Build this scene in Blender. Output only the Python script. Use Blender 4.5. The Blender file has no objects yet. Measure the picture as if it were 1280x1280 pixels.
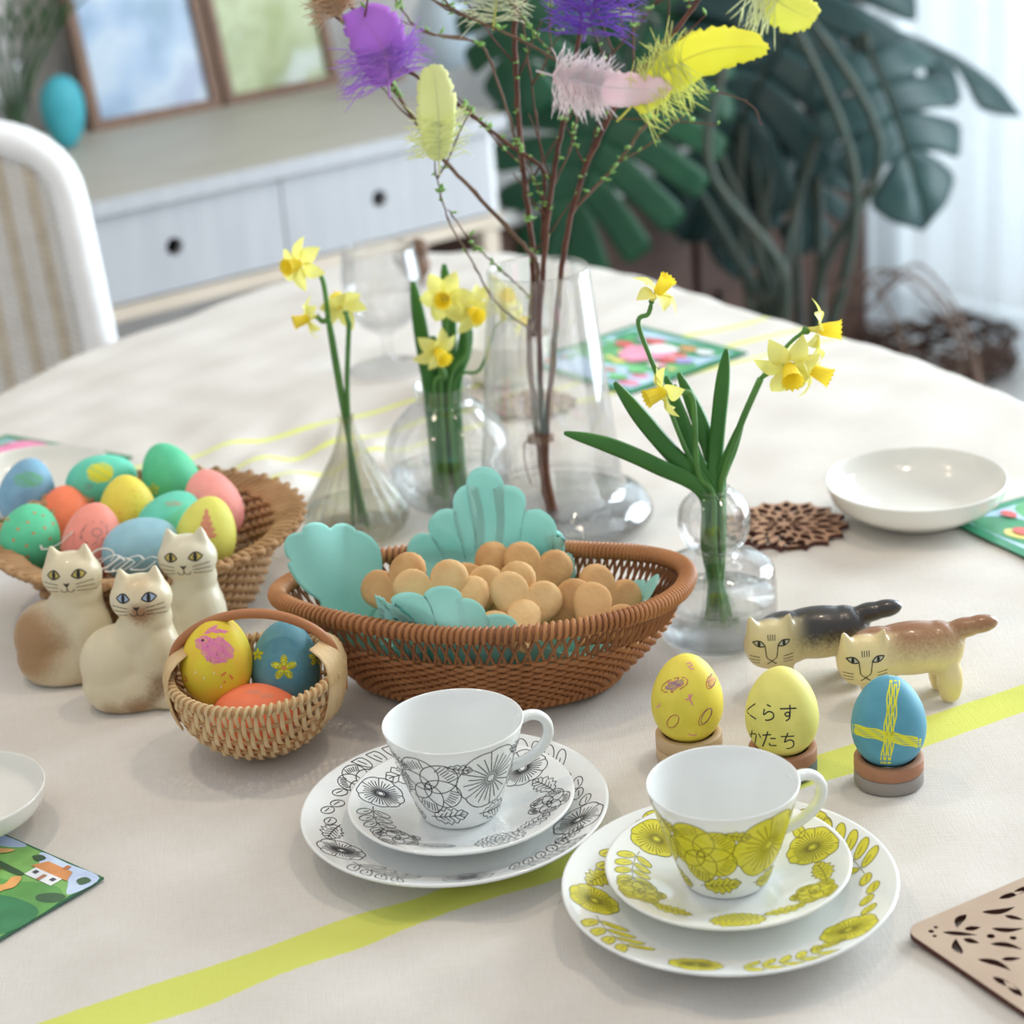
import bpy, bmesh, math, random
from math import sin, cos, pi, sqrt, atan2, radians
from mathutils import Vector, Matrix, Quaternion
from mathutils.bvhtree import BVHTree
from mathutils.geometry import tessellate_polygon

random.seed(7)
sc = bpy.context.scene
COL = sc.collection
TZ = 72.0            # height of the table top above the floor, cm; every z below is measured from the table top

# ------------------------------------------------------------------ camera
FPX, PITCH, ROLL, CAMH = 2600.0, radians(21.5), radians(4.3), 62.0
_fw = Vector((0, cos(PITCH), -sin(PITCH)))
_r0 = Vector((1, 0, 0)); _u0 = _r0.cross(_fw)
CR = _r0 * cos(ROLL) - _u0 * sin(ROLL)
CU = _u0 * cos(ROLL) + _r0 * sin(ROLL)
CAM = Vector((0, 0, CAMH))
def W(x, y, z=0.0):
    return Vector((x, y, z + TZ)) * 0.01
cam = bpy.data.cameras.new('camera'); camo = bpy.data.objects.new('camera', cam); COL.objects.link(camo)
camo.matrix_world = Matrix(((CR.x, CU.x, -_fw.x, 0), (CR.y, CU.y, -_fw.y, 0), (CR.z, CU.z, -_fw.z, 0), (0, 0, 0, 1)))
camo.location = W(*CAM)
cam.sensor_width = 24.0; cam.sensor_fit = 'HORIZONTAL'; cam.lens = FPX / 1280 * 24.0
cam.clip_start = 0.05; cam.clip_end = 50
cam.dof.use_dof = True; cam.dof.focus_distance = 1.25; cam.dof.aperture_fstop = 4.6
sc.camera = camo

def _ray(x, y): return (_fw * FPX + CR * (x - 640) - CU * (y - 640))
def P(x, y, z=0.0):
    "point at height z (cm above the table) seen at photograph position x, y"
    d = _ray(x, y); return CAM + d * ((z - CAMH) / d.z)
def Q(x, y, Y):
    "point at distance Y (cm) seen at photograph position x, y"
    d = _ray(x, y); return CAM + d * (Y / d.y)

# ------------------------------------------------------------------ light
wd = bpy.data.worlds.new('world'); sc.world = wd; wd.use_nodes = True
wd.node_tree.nodes['Background'].inputs[0].default_value = (0.89, 0.945, 1.0, 1)
wd.node_tree.nodes['Background'].inputs[1].default_value = 0.60
sc.view_settings.view_transform = 'Standard'; sc.view_settings.look = 'None'
sc.view_settings.gamma = 1.0; sc.view_settings.use_curve_mapping = False
sc.view_settings.exposure = 0.14
sc.cycles.transparent_max_bounces = 40; sc.cycles.transmission_bounces = 16

PHI = radians(36)                       # the room is turned 36 degrees against the view
EX = Vector((cos(PHI), sin(PHI), 0)); NY = Vector((-sin(PHI), cos(PHI), 0))
ORG = Vector((-59.2, 285, 0))           # front left of the sideboard
def RM(x, y, z=0): return ORG + EX * x + NY * y + Vector((0, 0, z))
WX, WY = 208.0, 58.0                    # room corner in room coordinates

def area_light(name, p, target, sx, sy, power, col):
    l = bpy.data.lights.new(name, 'AREA'); l.shape = 'RECTANGLE'; l.size = sx; l.size_y = sy
    l.energy = power; l.color = col
    o = bpy.data.objects.new(name, l); COL.objects.link(o)
    o.location = W(*p); o.rotation_euler = (W(*target) - W(*p)).to_track_quat('-Z', 'Y').to_euler()
    return o
# daylight behind the curtain, and a stronger light added at unseen panes further along
area_light('curtain_daylight', RM(WX + 30, -20, 60), RM(WX - 100, -20, 60), 1.4, 2.3, 22, (0.74, 0.92, 1.0))
area_light('added_side_light', RM(WX + 14, -180, 60), RM(WX - 100, -180, 40), 1.7, 2.2, 165, (0.80, 0.92, 1.0))
def bulb(p, power, r=.035):
    l = bpy.data.lights.new('ceiling_spot', 'POINT'); l.energy = power; l.color = (1, .82, .62); l.shadow_soft_size = r
    o = bpy.data.objects.new('ceiling_spot', l); COL.objects.link(o); o.location = W(*p)
for p, w in (((-58, 142, 165), 15), ((50, 138, 165), 14), ((-10, 215, 165), 2), ((70, 95, 165), 4), ((-75, 80, 165), 4)):
    bulb(p, w, .05)

# ------------------------------------------------------------------ materials
MATS = {}
def lin(c):
    return tuple((v / 12.92 if v <= .04045 else ((v + .055) / 1.055) ** 2.4) for v in [q / 255 for q in c]) + (1,)
class NT:
    def __init__(s, m): s.t = m.node_tree; s.n = s.t.nodes; s.b = s.n['Principled BSDF']
    def new(s, k, **kw):
        n = s.n.new(k)
        for a, v in kw.items(): setattr(n, a, v)
        return n
    def link(s, a, b): s.t.links.new(a, b)
    def val(s, sock, v):
        if hasattr(v, 'links'): s.link(v, sock)
        else: sock.default_value = v
    def math(s, op, a, b=0.0, c=None, clamp=False):
        n = s.new('ShaderNodeMath', operation=op, use_clamp=clamp)
        s.val(n.inputs[0], a); s.val(n.inputs[1], b)
        if c is not None: s.val(n.inputs[2], c)
        return n.outputs[0]
    def mix(s, f, a, b):
        n = s.new('ShaderNodeMix', data_type='RGBA'); s.val(n.inputs[0], f); s.val(n.inputs[6], a); s.val(n.inputs[7], b); return n.outputs[2]
    def noise(s, scale, detail=3, vec=None, rough=.5):
        n = s.new('ShaderNodeTexNoise'); n.inputs['Scale'].default_value = scale; n.inputs['Detail'].default_value = detail; n.inputs['Roughness'].default_value = rough
        s.link(vec if vec else s.coord(), n.inputs['Vector']); return n.outputs['Fac']
    def coord(s):
        if not hasattr(s, '_c'): s._c = s.new('ShaderNodeTexCoord')
        return s._c.outputs['Object']
    def xyz(s):
        n = s.new('ShaderNodeSeparateXYZ'); s.link(s.coord(), n.inputs[0]); return n.outputs
    def ramp(s, v, lo, hi, smooth=True):
        n = s.new('ShaderNodeMapRange', interpolation_type='SMOOTHSTEP' if smooth else 'LINEAR')
        s.val(n.inputs[0], v); n.inputs[1].default_value = lo; n.inputs[2].default_value = hi; return n.outputs[0]
    def bump(s, h, strength, dist=.001):
        n = s.new('ShaderNodeBump'); n.inputs['Strength'].default_value = strength; n.inputs['Distance'].default_value = dist
        s.link(h, n.inputs['Height']); s.link(n.outputs[0], s.b.inputs['Normal'])
    def dist(s, p):
        n = s.new('ShaderNodeVectorMath', operation='DISTANCE'); s.link(s.coord(), n.inputs[0]); n.inputs[1].default_value = p; return n.outputs['Value']

def mat(name, c, rough=.5, c2=None, scale=60, spec=.5, trans=0, ior=1.45, bump=0, bscale=None, sub=0, coat=0, metal=0, stretch=None, translucent=0):
    if name in MATS: return MATS[name]
    m = bpy.data.materials.new(name); m.use_nodes = True; t = NT(m); b = t.b
    b.inputs['Base Color'].default_value = lin(c); b.inputs['Roughness'].default_value = rough
    b.inputs['Specular IOR Level'].default_value = spec; b.inputs['IOR'].default_value = ior
    b.inputs['Transmission Weight'].default_value = trans; b.inputs['Coat Weight'].default_value = coat; b.inputs['Metallic'].default_value = metal
    if sub: b.inputs['Subsurface Weight'].default_value = sub; b.inputs['Subsurface Radius'].default_value = (.004, .003, .002)
    vec = None
    if stretch:
        mp = t.new('ShaderNodeMapping'); t.link(t.coord(), mp.inputs[0]); mp.inputs['Scale'].default_value = stretch; vec = mp.outputs[0]
    if c2 is not None:
        f = t.ramp(t.noise(scale, 4, vec), .3, .7)
        t.link(t.mix(f, lin(c), lin(c2)), b.inputs['Base Color'])
    if bump: t.bump(t.noise(bscale or scale, 3, vec), bump)
    if translucent:
        tr = t.new('ShaderNodeBsdfTranslucent'); tr.inputs[0].default_value = lin(c)
        mx = t.new('ShaderNodeMixShader'); mx.inputs[0].default_value = translucent
        out = t.n['Material Output']; t.link(b.outputs[0], mx.inputs[1]); t.link(tr.outputs[0], mx.inputs[2]); t.link(mx.outputs[0], out.inputs[0])
    MATS[name] = m; return m

def glass(name, c=(255, 255, 255), refr=.15, ior=1.45):
    # thin clear glass: mostly let through straight, mirror-like towards the edges, partly refracting
    if name in MATS: return MATS[name]
    m = bpy.data.materials.new(name); m.use_nodes = True; t = NT(m); col = lin(c)
    tp = t.new('ShaderNodeBsdfTransparent'); tp.inputs[0].default_value = col
    gs = t.new('ShaderNodeBsdfGlossy'); gs.inputs['Roughness'].default_value = .01
    lw_ = t.new('ShaderNodeLayerWeight'); lw_.inputs[0].default_value = .5; fr = t.math('MULTIPLY_ADD', t.math('POWER', lw_.outputs['Facing'], 3.5), .8, .05)
    a = t.new('ShaderNodeMixShader'); t.link(fr, a.inputs[0]); t.link(tp.outputs[0], a.inputs[1]); t.link(gs.outputs[0], a.inputs[2])
    gl = t.new('ShaderNodeBsdfGlass'); gl.inputs['Color'].default_value = col; gl.inputs['Roughness'].default_value = 0; gl.inputs['IOR'].default_value = ior
    b_ = t.new('ShaderNodeMixShader'); b_.inputs[0].default_value = refr; t.link(a.outputs[0], b_.inputs[1]); t.link(gl.outputs[0], b_.inputs[2])
    t.link(b_.outputs[0], t.n['Material Output'].inputs[0]); MATS[name] = m; return m

# ------------------------------------------------------------------ mesh helpers (all in cm)
def V3(p): return Vector(p) if len(p) == 3 else Vector((p[0], p[1], 0))
def smooth_pts(pts, k=6, closed=False):
    pts = [Vector(p) for p in pts]; n = len(pts); out = []
    if n < 3 and not closed: 
        return [pts[0].lerp(pts[-1], i / k) for i in range(k + 1)]
    segs = n if closed else n - 1
    for i in range(segs):
        if closed: a, b, c, d = pts[(i - 1) % n], pts[i], pts[(i + 1) % n], pts[(i + 2) % n]
        else: a, b, c, d = pts[max(i - 1, 0)], pts[i], pts[i + 1], pts[min(i + 2, n - 1)]
        for j in range(k):
            t = j / k
            out.append(.5 * ((2 * b) + (c - a) * t + (2 * a - 5 * b + 4 * c - d) * t * t + (3 * b - a - 3 * c + d) * t ** 3))
    if not closed: out.append(pts[-1])
    return out

class MB:
    def __init__(s): s.v = []; s.f = []; s.m = []; s.mi = 0
    def add(s, vs, fs):
        o = len(s.v); s.v.extend([tuple(p) for p in vs]); s.f.extend([tuple(i + o for i in f) for f in fs]); s.m.extend([s.mi] * len(fs))
        return s
    def tube(s, pts, r, n=7, closed=False, flat=1.0, up=None):
        pts = [Vector(p) for p in pts]; N = len(pts)
        rs = r if isinstance(r, (list, tuple)) else [r] * N
        vs = []; fs = []; prev = None
        for i, p in enumerate(pts):
            if closed: t = pts[(i + 1) % N] - pts[i - 1]
            else: t = pts[min(i + 1, N - 1)] - pts[max(i - 1, 0)]
            if t.length < 1e-9: t = Vector((0, 0, 1))
            t.normalize()
            if up is not None:
                u_ = up[i] if isinstance(up, list) else Vector(up)
                a = u_ - t * u_.dot(t)
            elif prev is None:
                a = Vector((0, 0, 1)) if abs(t.z) < .9 else Vector((1, 0, 0)); a = a - t * a.dot(t)
            else: a = prev - t * prev.dot(t)
            if a.length < 1e-9: a = t.orthogonal()
            a.normalize(); prev = a; b = t.cross(a)
            for j in range(n):
                q = 2 * pi * j / n
                vs.append(p + a * (cos(q) * rs[i] * flat) + b * (sin(q) * rs[i]))
        for i in range(N if closed else N - 1):
            for j in range(n):
                k = (i + 1) % N
                fs.append((i * n + j, i * n + (j + 1) % n, k * n + (j + 1) % n, k * n + j))
        if not closed:
            fs.append(tuple(range(n))[::-1]); fs.append(tuple((N - 1) * n + j for j in range(n)))
        return s.add(vs, fs)
    def lathe(s, prof, n=48, fn=None, close=False):
        vs = []; fs = []; N = len(prof)
        for i, (r, z) in enumerate(prof):
            for j in range(n):
                q = 2 * pi * j / n; rr = r * (fn(q, z) if fn else 1)
                vs.append((rr * cos(q), rr * sin(q), z))
        for i in range(N if close else N - 1):
            k = (i + 1) % N
            for j in range(n):
                fs.append((i * n + j, i * n + (j + 1) % n, k * n + (j + 1) % n, k * n + j))
        if not close:
            if prof[0][0] > 1e-6 or True: fs.append(tuple(range(n))[::-1])
            fs.append(tuple((N - 1) * n + j for j in range(n)))
        return s.add(vs, fs)
    def grid(s, fn, nu, nv, cu=False, cv=False):
        vs = [fn(i / (nu if cu else nu - 1), j / (nv if cv else nv - 1)) for i in range(nu) for j in range(nv)]
        fs = [(i * nv + j, ((i + 1) % nu) * nv + j, ((i + 1) % nu) * nv + (j + 1) % nv, i * nv + (j + 1) % nv)
              for i in range(nu if cu else nu - 1) for j in range(nv if cv else nv - 1)]
        return s.add(vs, fs)
    def box(s, lo, hi, ch=0.0):
        x0, y0, z0 = lo; x1, y1, z1 = hi
        if not ch:
            vs = [(x, y, z) for z in (z0, z1) for x, y in ((x0, y0), (x1, y0), (x1, y1), (x0, y1))]
            return s.add(vs, [(3, 2, 1, 0), (4, 5, 6, 7), (0, 1, 5, 4), (1, 2, 6, 5), (2, 3, 7, 6), (3, 0, 4, 7)])
        vs = []
        for z, k in ((z0, ch), (z0 + ch, 0), (z1 - ch, 0), (z1, ch)):
            vs += [(x0 + k + (ch if 0 else 0), y0 + k, z), (x1 - k, y0 + k, z), (x1 - k, y1 - k, z), (x0 + k, y1 - k, z)]
        fs = [(3, 2, 1, 0), (12, 13, 14, 15)]
        for l in range(3):
            for j in range(4): fs.append((l * 4 + j, l * 4 + (j + 1) % 4, l * 4 + 4 + (j + 1) % 4, l * 4 + 4 + j))
        return s.add(vs, fs)
    def plate(s, loops, z0, z1):
        "flat board: outer outline and holes, with thickness"
        tris = tessellate_polygon([[Vector((p[0], p[1], 0)) for p in l] for l in loops])
        allp = [p for l in loops for p in l]; n = len(allp)
        vs = [(p[0], p[1], z1) for p in allp] + [(p[0], p[1], z0) for p in allp]
        fs = []
        for a, b, c in tris:
            pa, pb, pc = allp[a], allp[b], allp[c]
            if (pb[0] - pa[0]) * (pc[1] - pa[1]) - (pb[1] - pa[1]) * (pc[0] - pa[0]) < 0: b, c = c, b
            fs += [(a, b, c), (a + n, c + n, b + n)]
        o = 0
        for l in loops:
            m = len(l)
            for j in range(m): fs.append((o + j, o + j + n, o + (j + 1) % m + n, o + (j + 1) % m))
            o += m
        return s.add(vs, fs)
    # prints that follow a surface: fn(a, b) -> (point, normal)
    def line(s, fn, pts, w, off=.012):
        prev = None; run = []
        hits = [fn(p[0], p[1]) for p in pts]
        seg = []
        for h in hits + [None]:
            if h is None:
                if len(seg) > 1: s._rib(seg, w, off)
                seg = []
            else: seg.append(h)
        return s
    def _rib(s, seg, w, off):
        vs = []; fs = []
        for i, (p, n) in enumerate(seg):
            t = seg[min(i + 1, len(seg) - 1)][0] - seg[max(i - 1, 0)][0]
            d = n.cross(t)
            if d.length < 1e-9: d = n.orthogonal()
            d.normalize(); ww = w
            vs += [p + n * off - d * ww / 2, p + n * off + d * ww / 2]
        for i in range(len(seg) - 1): fs.append((2 * i, 2 * i + 2, 2 * i + 3, 2 * i + 1))
        s.add(vs, fs)
    def fill(s, fn, poly, off=.006, rings=3):
        cx = sum(p[0] for p in poly) / len(poly); cy = sum(p[1] for p in poly) / len(poly)
        vs = []; n = len(poly); fs = []
        c = fn(cx, cy)
        if c is None: return s
        vs.append(c[0] + c[1] * off)
        for k in range(1, rings + 1):
            for p in poly:
                h = fn(cx + (p[0] - cx) * k / rings, cy + (p[1] - cy) * k / rings)
                if h is None: return s
                vs.append(h[0] + h[1] * off)
        for j in range(n): fs.append((0, 1 + j, 1 + (j + 1) % n))
        for k in range(rings - 1):
            for j in range(n):
                a = 1 + k * n; fs.append((a + j, a + n + j, a + n + (j + 1) % n, a + (j + 1) % n))
        return s.add(vs, fs)
    def bvh(s): return BVHTree.FromPolygons([Vector(p) for p in s.v], s.f)
    def mesh(s, name, mats, smooth=True):
        me = bpy.data.meshes.new(name)
        me.from_pydata([(x * .01, y * .01, z * .01) for x, y, z in s.v], [], s.f)
        for m in (mats if isinstance(mats, (list, tuple)) else [mats]): me.materials.append(m)
        me.polygons.foreach_set('use_smooth', [smooth] * len(me.polygons))
        if any(s.m): me.polygons.foreach_set('material_index', s.m)
        me.update(); return me
    def build(s, name, mats, parent=None, smooth=True, sharp=None, solid=0, fixn=False):
        me = s.mesh(name, mats, smooth)
        if fixn:
            bm = bmesh.new(); bm.from_mesh(me); bmesh.ops.recalc_face_normals(bm, faces=bm.faces); bm.to_mesh(me); bm.free()
        if sharp and smooth:
            me.set_sharp_from_angle(angle=radians(sharp))
        o = bpy.data.objects.new(name, me); COL.objects.link(o)
        if solid:
            md = o.modifiers.new('thickness', 'SOLIDIFY'); md.thickness = solid * .01; md.offset = 0
        if parent: o.parent = parent
        return o

def tag(o, label, cat, group=None, kind=None):
    o['label'] = label; o['category'] = cat
    if group: o['group'] = group
    if kind: o['kind'] = kind
    return o
def thing(name, label, cat, loc=(0, 0, 0), rz=0.0, group=None):
    o = bpy.data.objects.new(name, None); COL.objects.link(o); o.empty_display_size = .02
    o.location = W(*loc); o.rotation_euler = (0, 0, rz)
    return tag(o, label, cat, group)
def place(o, loc, rz=0.0):
    o.location = W(*loc); o.rotation_euler = (0, 0, rz); return o
def struct(o): o['kind'] = 'structure'; return o
def room(o): return place(o, ORG, PHI)     # object built in room coordinates

def proj(bvh, c, right, up):
    right = right.normalized(); up = (up - right * up.dot(right)).normalized(); d = right.cross(up)   # d points to the viewer
    def fn(a, b):
        o = c + right * a + up * b + d * 30
        h = bvh.ray_cast(o, -d)
        if h[0] is None: return None
        n = h[1]
        if n.dot(d) < 0: n = -n
        return h[0], n
    return fn
def blob(parts, vox=.14, it=8, flat0=True):
    "one continuous rounded body grown from overlapping ellipsoids and cones"
    bm = bmesh.new()
    for p in parts:
        if p[0] == 'e':
            _, c, r = p[:3]; rot = p[3] if len(p) > 3 else (0, 0, 0)
            M = Matrix.Translation(c) @ (Matrix.Rotation(rot[2], 4, 'Z') @ Matrix.Rotation(rot[1], 4, 'Y') @ Matrix.Rotation(rot[0], 4, 'X')) @ Matrix.Diagonal((*r, 1))
            bmesh.ops.create_uvsphere(bm, u_segments=20, v_segments=14, radius=1, matrix=M)
        elif p[0] == 'c':
            _, a, b, r1, r2 = p; a = Vector(a); b = Vector(b); d = b - a
            M = Matrix.Translation((a + b) / 2) @ d.to_track_quat('Z', 'Y').to_matrix().to_4x4()
            bmesh.ops.create_cone(bm, cap_ends=True, segments=14, radius1=r1, radius2=r2, depth=d.length, matrix=M)
    me = bpy.data.meshes.new('tmp'); bm.to_mesh(me); bm.free()
    o = bpy.data.objects.new('tmp', me); COL.objects.link(o)
    md = o.modifiers.new('r', 'REMESH'); md.mode = 'VOXEL'; md.voxel_size = vox
    ms = o.modifiers.new('s', 'SMOOTH'); ms.factor = .5; ms.iterations = it
    dg = bpy.context.evaluated_depsgraph_get(); ev = o.evaluated_get(dg); em = ev.to_mesh()
    b = MB(); b.add([(v.co.x, v.co.y, max(v.co.z, 0) if flat0 else v.co.z) for v in em.vertices], [tuple(p.vertices) for p in em.polygons])
    ev.to_mesh_clear(); bpy.data.objects.remove(o); bpy.data.meshes.remove(me)
    return b

# ------------------------------------------------------------------ the room
M_wall = mat('wall paint', (196, 192, 188), .9, (188, 184, 180), 3)
M_floor = mat('floor boards', (205, 202, 200), .35, (190, 184, 178), 6, stretch=(1, 12, 1))
M_white = mat('white painted wood', (222, 224, 226), .45, (212, 212, 212), 14, stretch=(1, 1, 8))
b = MB(); b.box((-260, -420, -74), (WX + 30, WY + 10, -72)); struct(room(b.build('floor', M_floor, smooth=False)))
b = MB(); b.box((-260, WY, -72), (WX + 8, WY + 8, 180)); struct(room(b.build('wall_back', M_wall, smooth=False)))
# window wall: sill, posts and header around a big opening
b = MB()
b.box((WX, 44, -72), (WX + 8, WY, 180)); b.box((WX, -330, 165), (WX + 8, 44, 180)); b.box((WX, -330, -72), (WX + 8, -250, 165))
struct(room(b.build('wall_window_side', M_wall, smooth=False)))
M_glass = glass('window glass', refr=0.0, ior=1.2)
w1 = bpy.data.objects.new('window_1', None); COL.objects.link(w1); struct(room(w1))
for y0, y1 in ((-250, -150), (-152, -54), (-56, 44)):
    b = MB()
    for q0, q1 in (((WX + 2, y0, -72), (WX + 6, y0 + 5, 165)), ((WX + 2, y1 - 5, -72), (WX + 6, y1, 165)), ((WX + 2, y0, -72), (WX + 6, y1, -66)), ((WX + 2, y0, 159), (WX + 6, y1, 165))):
        b.box(q0, q1)
    f = b.build('window_frame', M_white, w1, smooth=False)
    MB().box((WX + 3.6, y0 + 5, -66), (WX + 4.2, y1 - 5, 159)).build('pane', M_glass, f, smooth=False)
b = MB(); b.box((-260, WY - 1.5, -72), (WX, WY, -64)); struct(room(b.build('baseboard_back', M_white, smooth=False)))

# sheer curtain hanging in folds in front of the window
mc = bpy.data.materials.new('sheer curtain'); mc.use_nodes = True; t = NT(mc)
tl = t.new('ShaderNodeBsdfTranslucent'); tl.inputs[0].default_value = (.93, .96, 1, 1)
df = t.new('ShaderNodeBsdfDiffuse'); df.inputs[0].default_value = (.9, .93, .96, 1)
tp = t.new('ShaderNodeBsdfTransparent'); m1 = t.new('ShaderNodeMixShader'); m1.inputs[0].default_value = .35
t.link(tl.outputs[0], m1.inputs[1]); t.link(df.outputs[0], m1.inputs[2])
m2 = t.new('ShaderNodeMixShader'); wv = t.noise(900, 1); t.link(t.ramp(wv, .35, .75), m2.inputs[0]); 
t.link(m1.outputs[0], m2.inputs[1]); t.link(tp.outputs[0], m2.inputs[2]); t.link(m2.outputs[0], t.n['Material Output'].inputs[0])
cur = tag(bpy.data.objects.new('curtain', None), 'sheer white curtain hanging in soft folds before the window', 'curtain'); COL.objects.link(cur); room(cur)
def curtain(u, v):
    y = 40 - u * 125; z = -71 + v * 234
    ph = u * 125 / 9.0 * 2 * pi
    return (WX - 8 + (1.6 + .9 * sin(u * 31)) * sin(ph + .8 * sin(u * 17)) * (1.1 - .3 * v), y + .8 * sin(ph * .5), z)
MB().grid(curtain, 200, 12).build('curtain_fabric', mc, cur)
MB().tube([(WX - 8, 44, 164), (WX - 8, -250, 164)], 1.2, 10).build('curtain_rail', M_white, cur)

# ------------------------------------------------------------------ table and cloth
OUT = [(46.4, 175.3), (37.2, 194.8), (27.4, 208.9), (20.3, 221.3), (13.1, 231.7), (2.3, 242.3), (-8, 245.8), (-17.8, 243.8), (-28.4, 233.4), (-34.8, 224.8), (-43.7, 214.6),
       (-50.7, 201.4), (-62, 178), (-70, 150), (-70, 115), (-58, 82), (-38, 62), (-8, 52), (22, 56), (44, 74), (55, 105), (55, 140)]
out_s = smooth_pts([(x, y, 0) for x, y in OUT], 20, True)
CX, CY = -5, 148
def cloth_z(x, y):
    # ripples pulled up in the weave; the rumpled strip lies towards the far left
    z = .10 * sin(x * .55 + y * .21 + sin(y * .13) * 1.7) * sin(y * .31 - x * .12)
    z += .06 * sin(x * .9 - y * .7 + 2 * sin(x * .11))
    k = math.exp(-(((x + 18) / 14) ** 2 + ((y - 173) / 12) ** 2))
    z += k * (.45 * sin(x * .62 + .3 * y + .6) + .2 * sin(x * 1.3 - y * .4))
    k2 = math.exp(-(((x + 6) / 16) ** 2 + ((y - 93) / 7) ** 2))
    z += k2 * .22 * sin(x * .7 - y * 1.1)
    return min(z, .5) - .17 - .45 * k
b = MB(); NS = len(out_s); NR = 120
vs = [(CX, CY, cloth_z(CX, CY))]; fs = []
for k in range(1, NR + 1):
    f = k / NR
    for p in out_s:
        x = CX + (p.x - CX) * f; y = CY + (p.y - CY) * f; e = max(0, (f - .985) / .015)
        vs.append((x, y, cloth_z(x, y) - .25 * e * e))
DR = 14
for k in range(1, DR + 1):
    for j, p in enumerate(out_s):
        n = Vector((p.x - CX, p.y - CY, 0)).normalized(); f = k / DR
        o = 1.0 + f * (1.2 + 2.2 * sin(j * .21) + 1.2 * sin(j * .47 + 1))
        vs.append((p.x + n.x * o, p.y + n.y * o, -.3 - 26 * f))
for j in range(NS): fs.append((0, 1 + j, 1 + (j + 1) % NS))
for k in range(NR + DR - 1):
    a = 1 + k * NS
    for j in range(NS): fs.append((a + j, a + NS + j, a + NS + (j + 1) % NS, a + (j + 1) % NS))
b.add(vs, fs)
mcl = bpy.data.materials.new('linen tablecloth'); mcl.use_nodes = True; t = NT(mcl)
X, Y, Z = t.xyz()
bc = t.math('ADD', t.math('MULTIPLY', X, -.456), t.math('MULTIPLY', Y, .89))
wob = t.math('MULTIPLY', t.math('SUBTRACT', t.noise(9, 2), .5), .012)
bc = t.math('ADD', bc, wob)
def band(c, w): return t.math('SUBTRACT', 1, t.ramp(t.math('ABSOLUTE', t.math('SUBTRACT', bc, c)), w / 2 - .0006, w / 2 + .0006))
s1 = band(.912, .030); s2 = t.math('MAXIMUM', t.math('MAXIMUM', band(1.717, .0085), band(1.662, .0085)), band(1.614, .0085))
base = t.mix(t.ramp(t.noise(11, 4), .3, .7), lin((224, 220, 214)), lin((216, 211, 204)))
slub = t.new('ShaderNodeMapping'); t.link(t.coord(), slub.inputs[0]); slub.inputs['Rotation'].default_value = (0, 0, radians(27)); slub.inputs['Scale'].default_value = (60, 1500, 1)
slub2 = t.new('ShaderNodeMapping'); t.link(t.coord(), slub2.inputs[0]); slub2.inputs['Rotation'].default_value = (0, 0, radians(27)); slub2.inputs['Scale'].default_value = (1700, 70, 1)
w1_ = t.noise(1, 2, slub.outputs[0]); w2_ = t.noise(1, 2, slub2.outputs[0])
th = t.math('ADD', w1_, w2_)
base = t.mix(t.math('MULTIPLY', t.ramp(th, .75, 1.3), .28), base, lin((198, 186, 170)))
colr = t.mix(t.math('MULTIPLY', s1, .93), base, lin((214, 219, 100)))
colr = t.mix(t.math('MULTIPLY', s2, .85), colr, lin((232, 238, 120)))
t.link(colr, t.b.inputs['Base Color']); t.b.inputs['Roughness'].default_value = .92; t.b.inputs['Specular IOR Level'].default_value = .15
t.bump(th, .5, .0006)
tc = place(b.build('tablecloth', mcl), (0, 0, 0)); tag(tc, 'cream linen tablecloth with neon yellow stripes covering the table', 'tablecloth')

M_wood = mat('table wood', (170, 130, 90), .5, (150, 110, 75), 8)
tb = thing('dining_table', 'wooden dining table hidden beneath the striped linen cloth', 'table', (0, 0, 0))
b = MB(); inner = [(CX + (p.x - CX) * .99, CY + (p.y - CY) * .99) for p in out_s[::4]]
b.plate([inner], -4, -1.4); b.build('tabletop', M_wood, tb, smooth=False)
for x, y in ((-45, 100), (35, 100), (-25, 205), (15, 195)):
    MB().tube([(x, y, -4), (x, y, -72)], [3, 2.2], 12).build('leg', M_wood, tb)

# ------------------------------------------------------------------ sideboard and what stands on it
M_top = mat('whitewashed beech top', (178, 174, 162), .5, (168, 163, 150), 5, stretch=(1, 10, 10))
M_rail = mat('bare beech edge', (196, 182, 166), .6, (186, 172, 154), 6)
M_draw = mat('drawer front white', (170, 171, 174), .5, (162, 163, 167), 5, stretch=(8, 1, 1))
M_hole = mat('dark finger hole', (24, 20, 18), .9)
sb = tag(bpy.data.objects.new('sideboard', None), 'low whitewashed sideboard with round finger holes in its drawers', 'sideboard'); COL.objects.link(sb); room(sb)
MB().box((-75, -1, -2.4), (77, 56, 0), .3).build('top_board', M_top, sb, smooth=False)
MB().box((-75, -1.4, -2.3), (77, -1, -.05)).build('front_edge', M_draw, sb, smooth=False)
b = MB(); b.box((-74, 1.5, -16.5), (-72.5, 55, -2.4)); b.box((74.5, 1.5, -16.5), (76, 55, -2.4)); b.box((-74, 54, -16.5), (76, 55, -2.4)); b.box((-74, 1.5, -17), (76, 55, -16))
b.build('carcass', M_white, sb, smooth=False)
MB().box((-74, .2, -18.2), (76, 2.2, -16), .2).build('bottom_rail', M_rail, sb, smooth=False)
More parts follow.
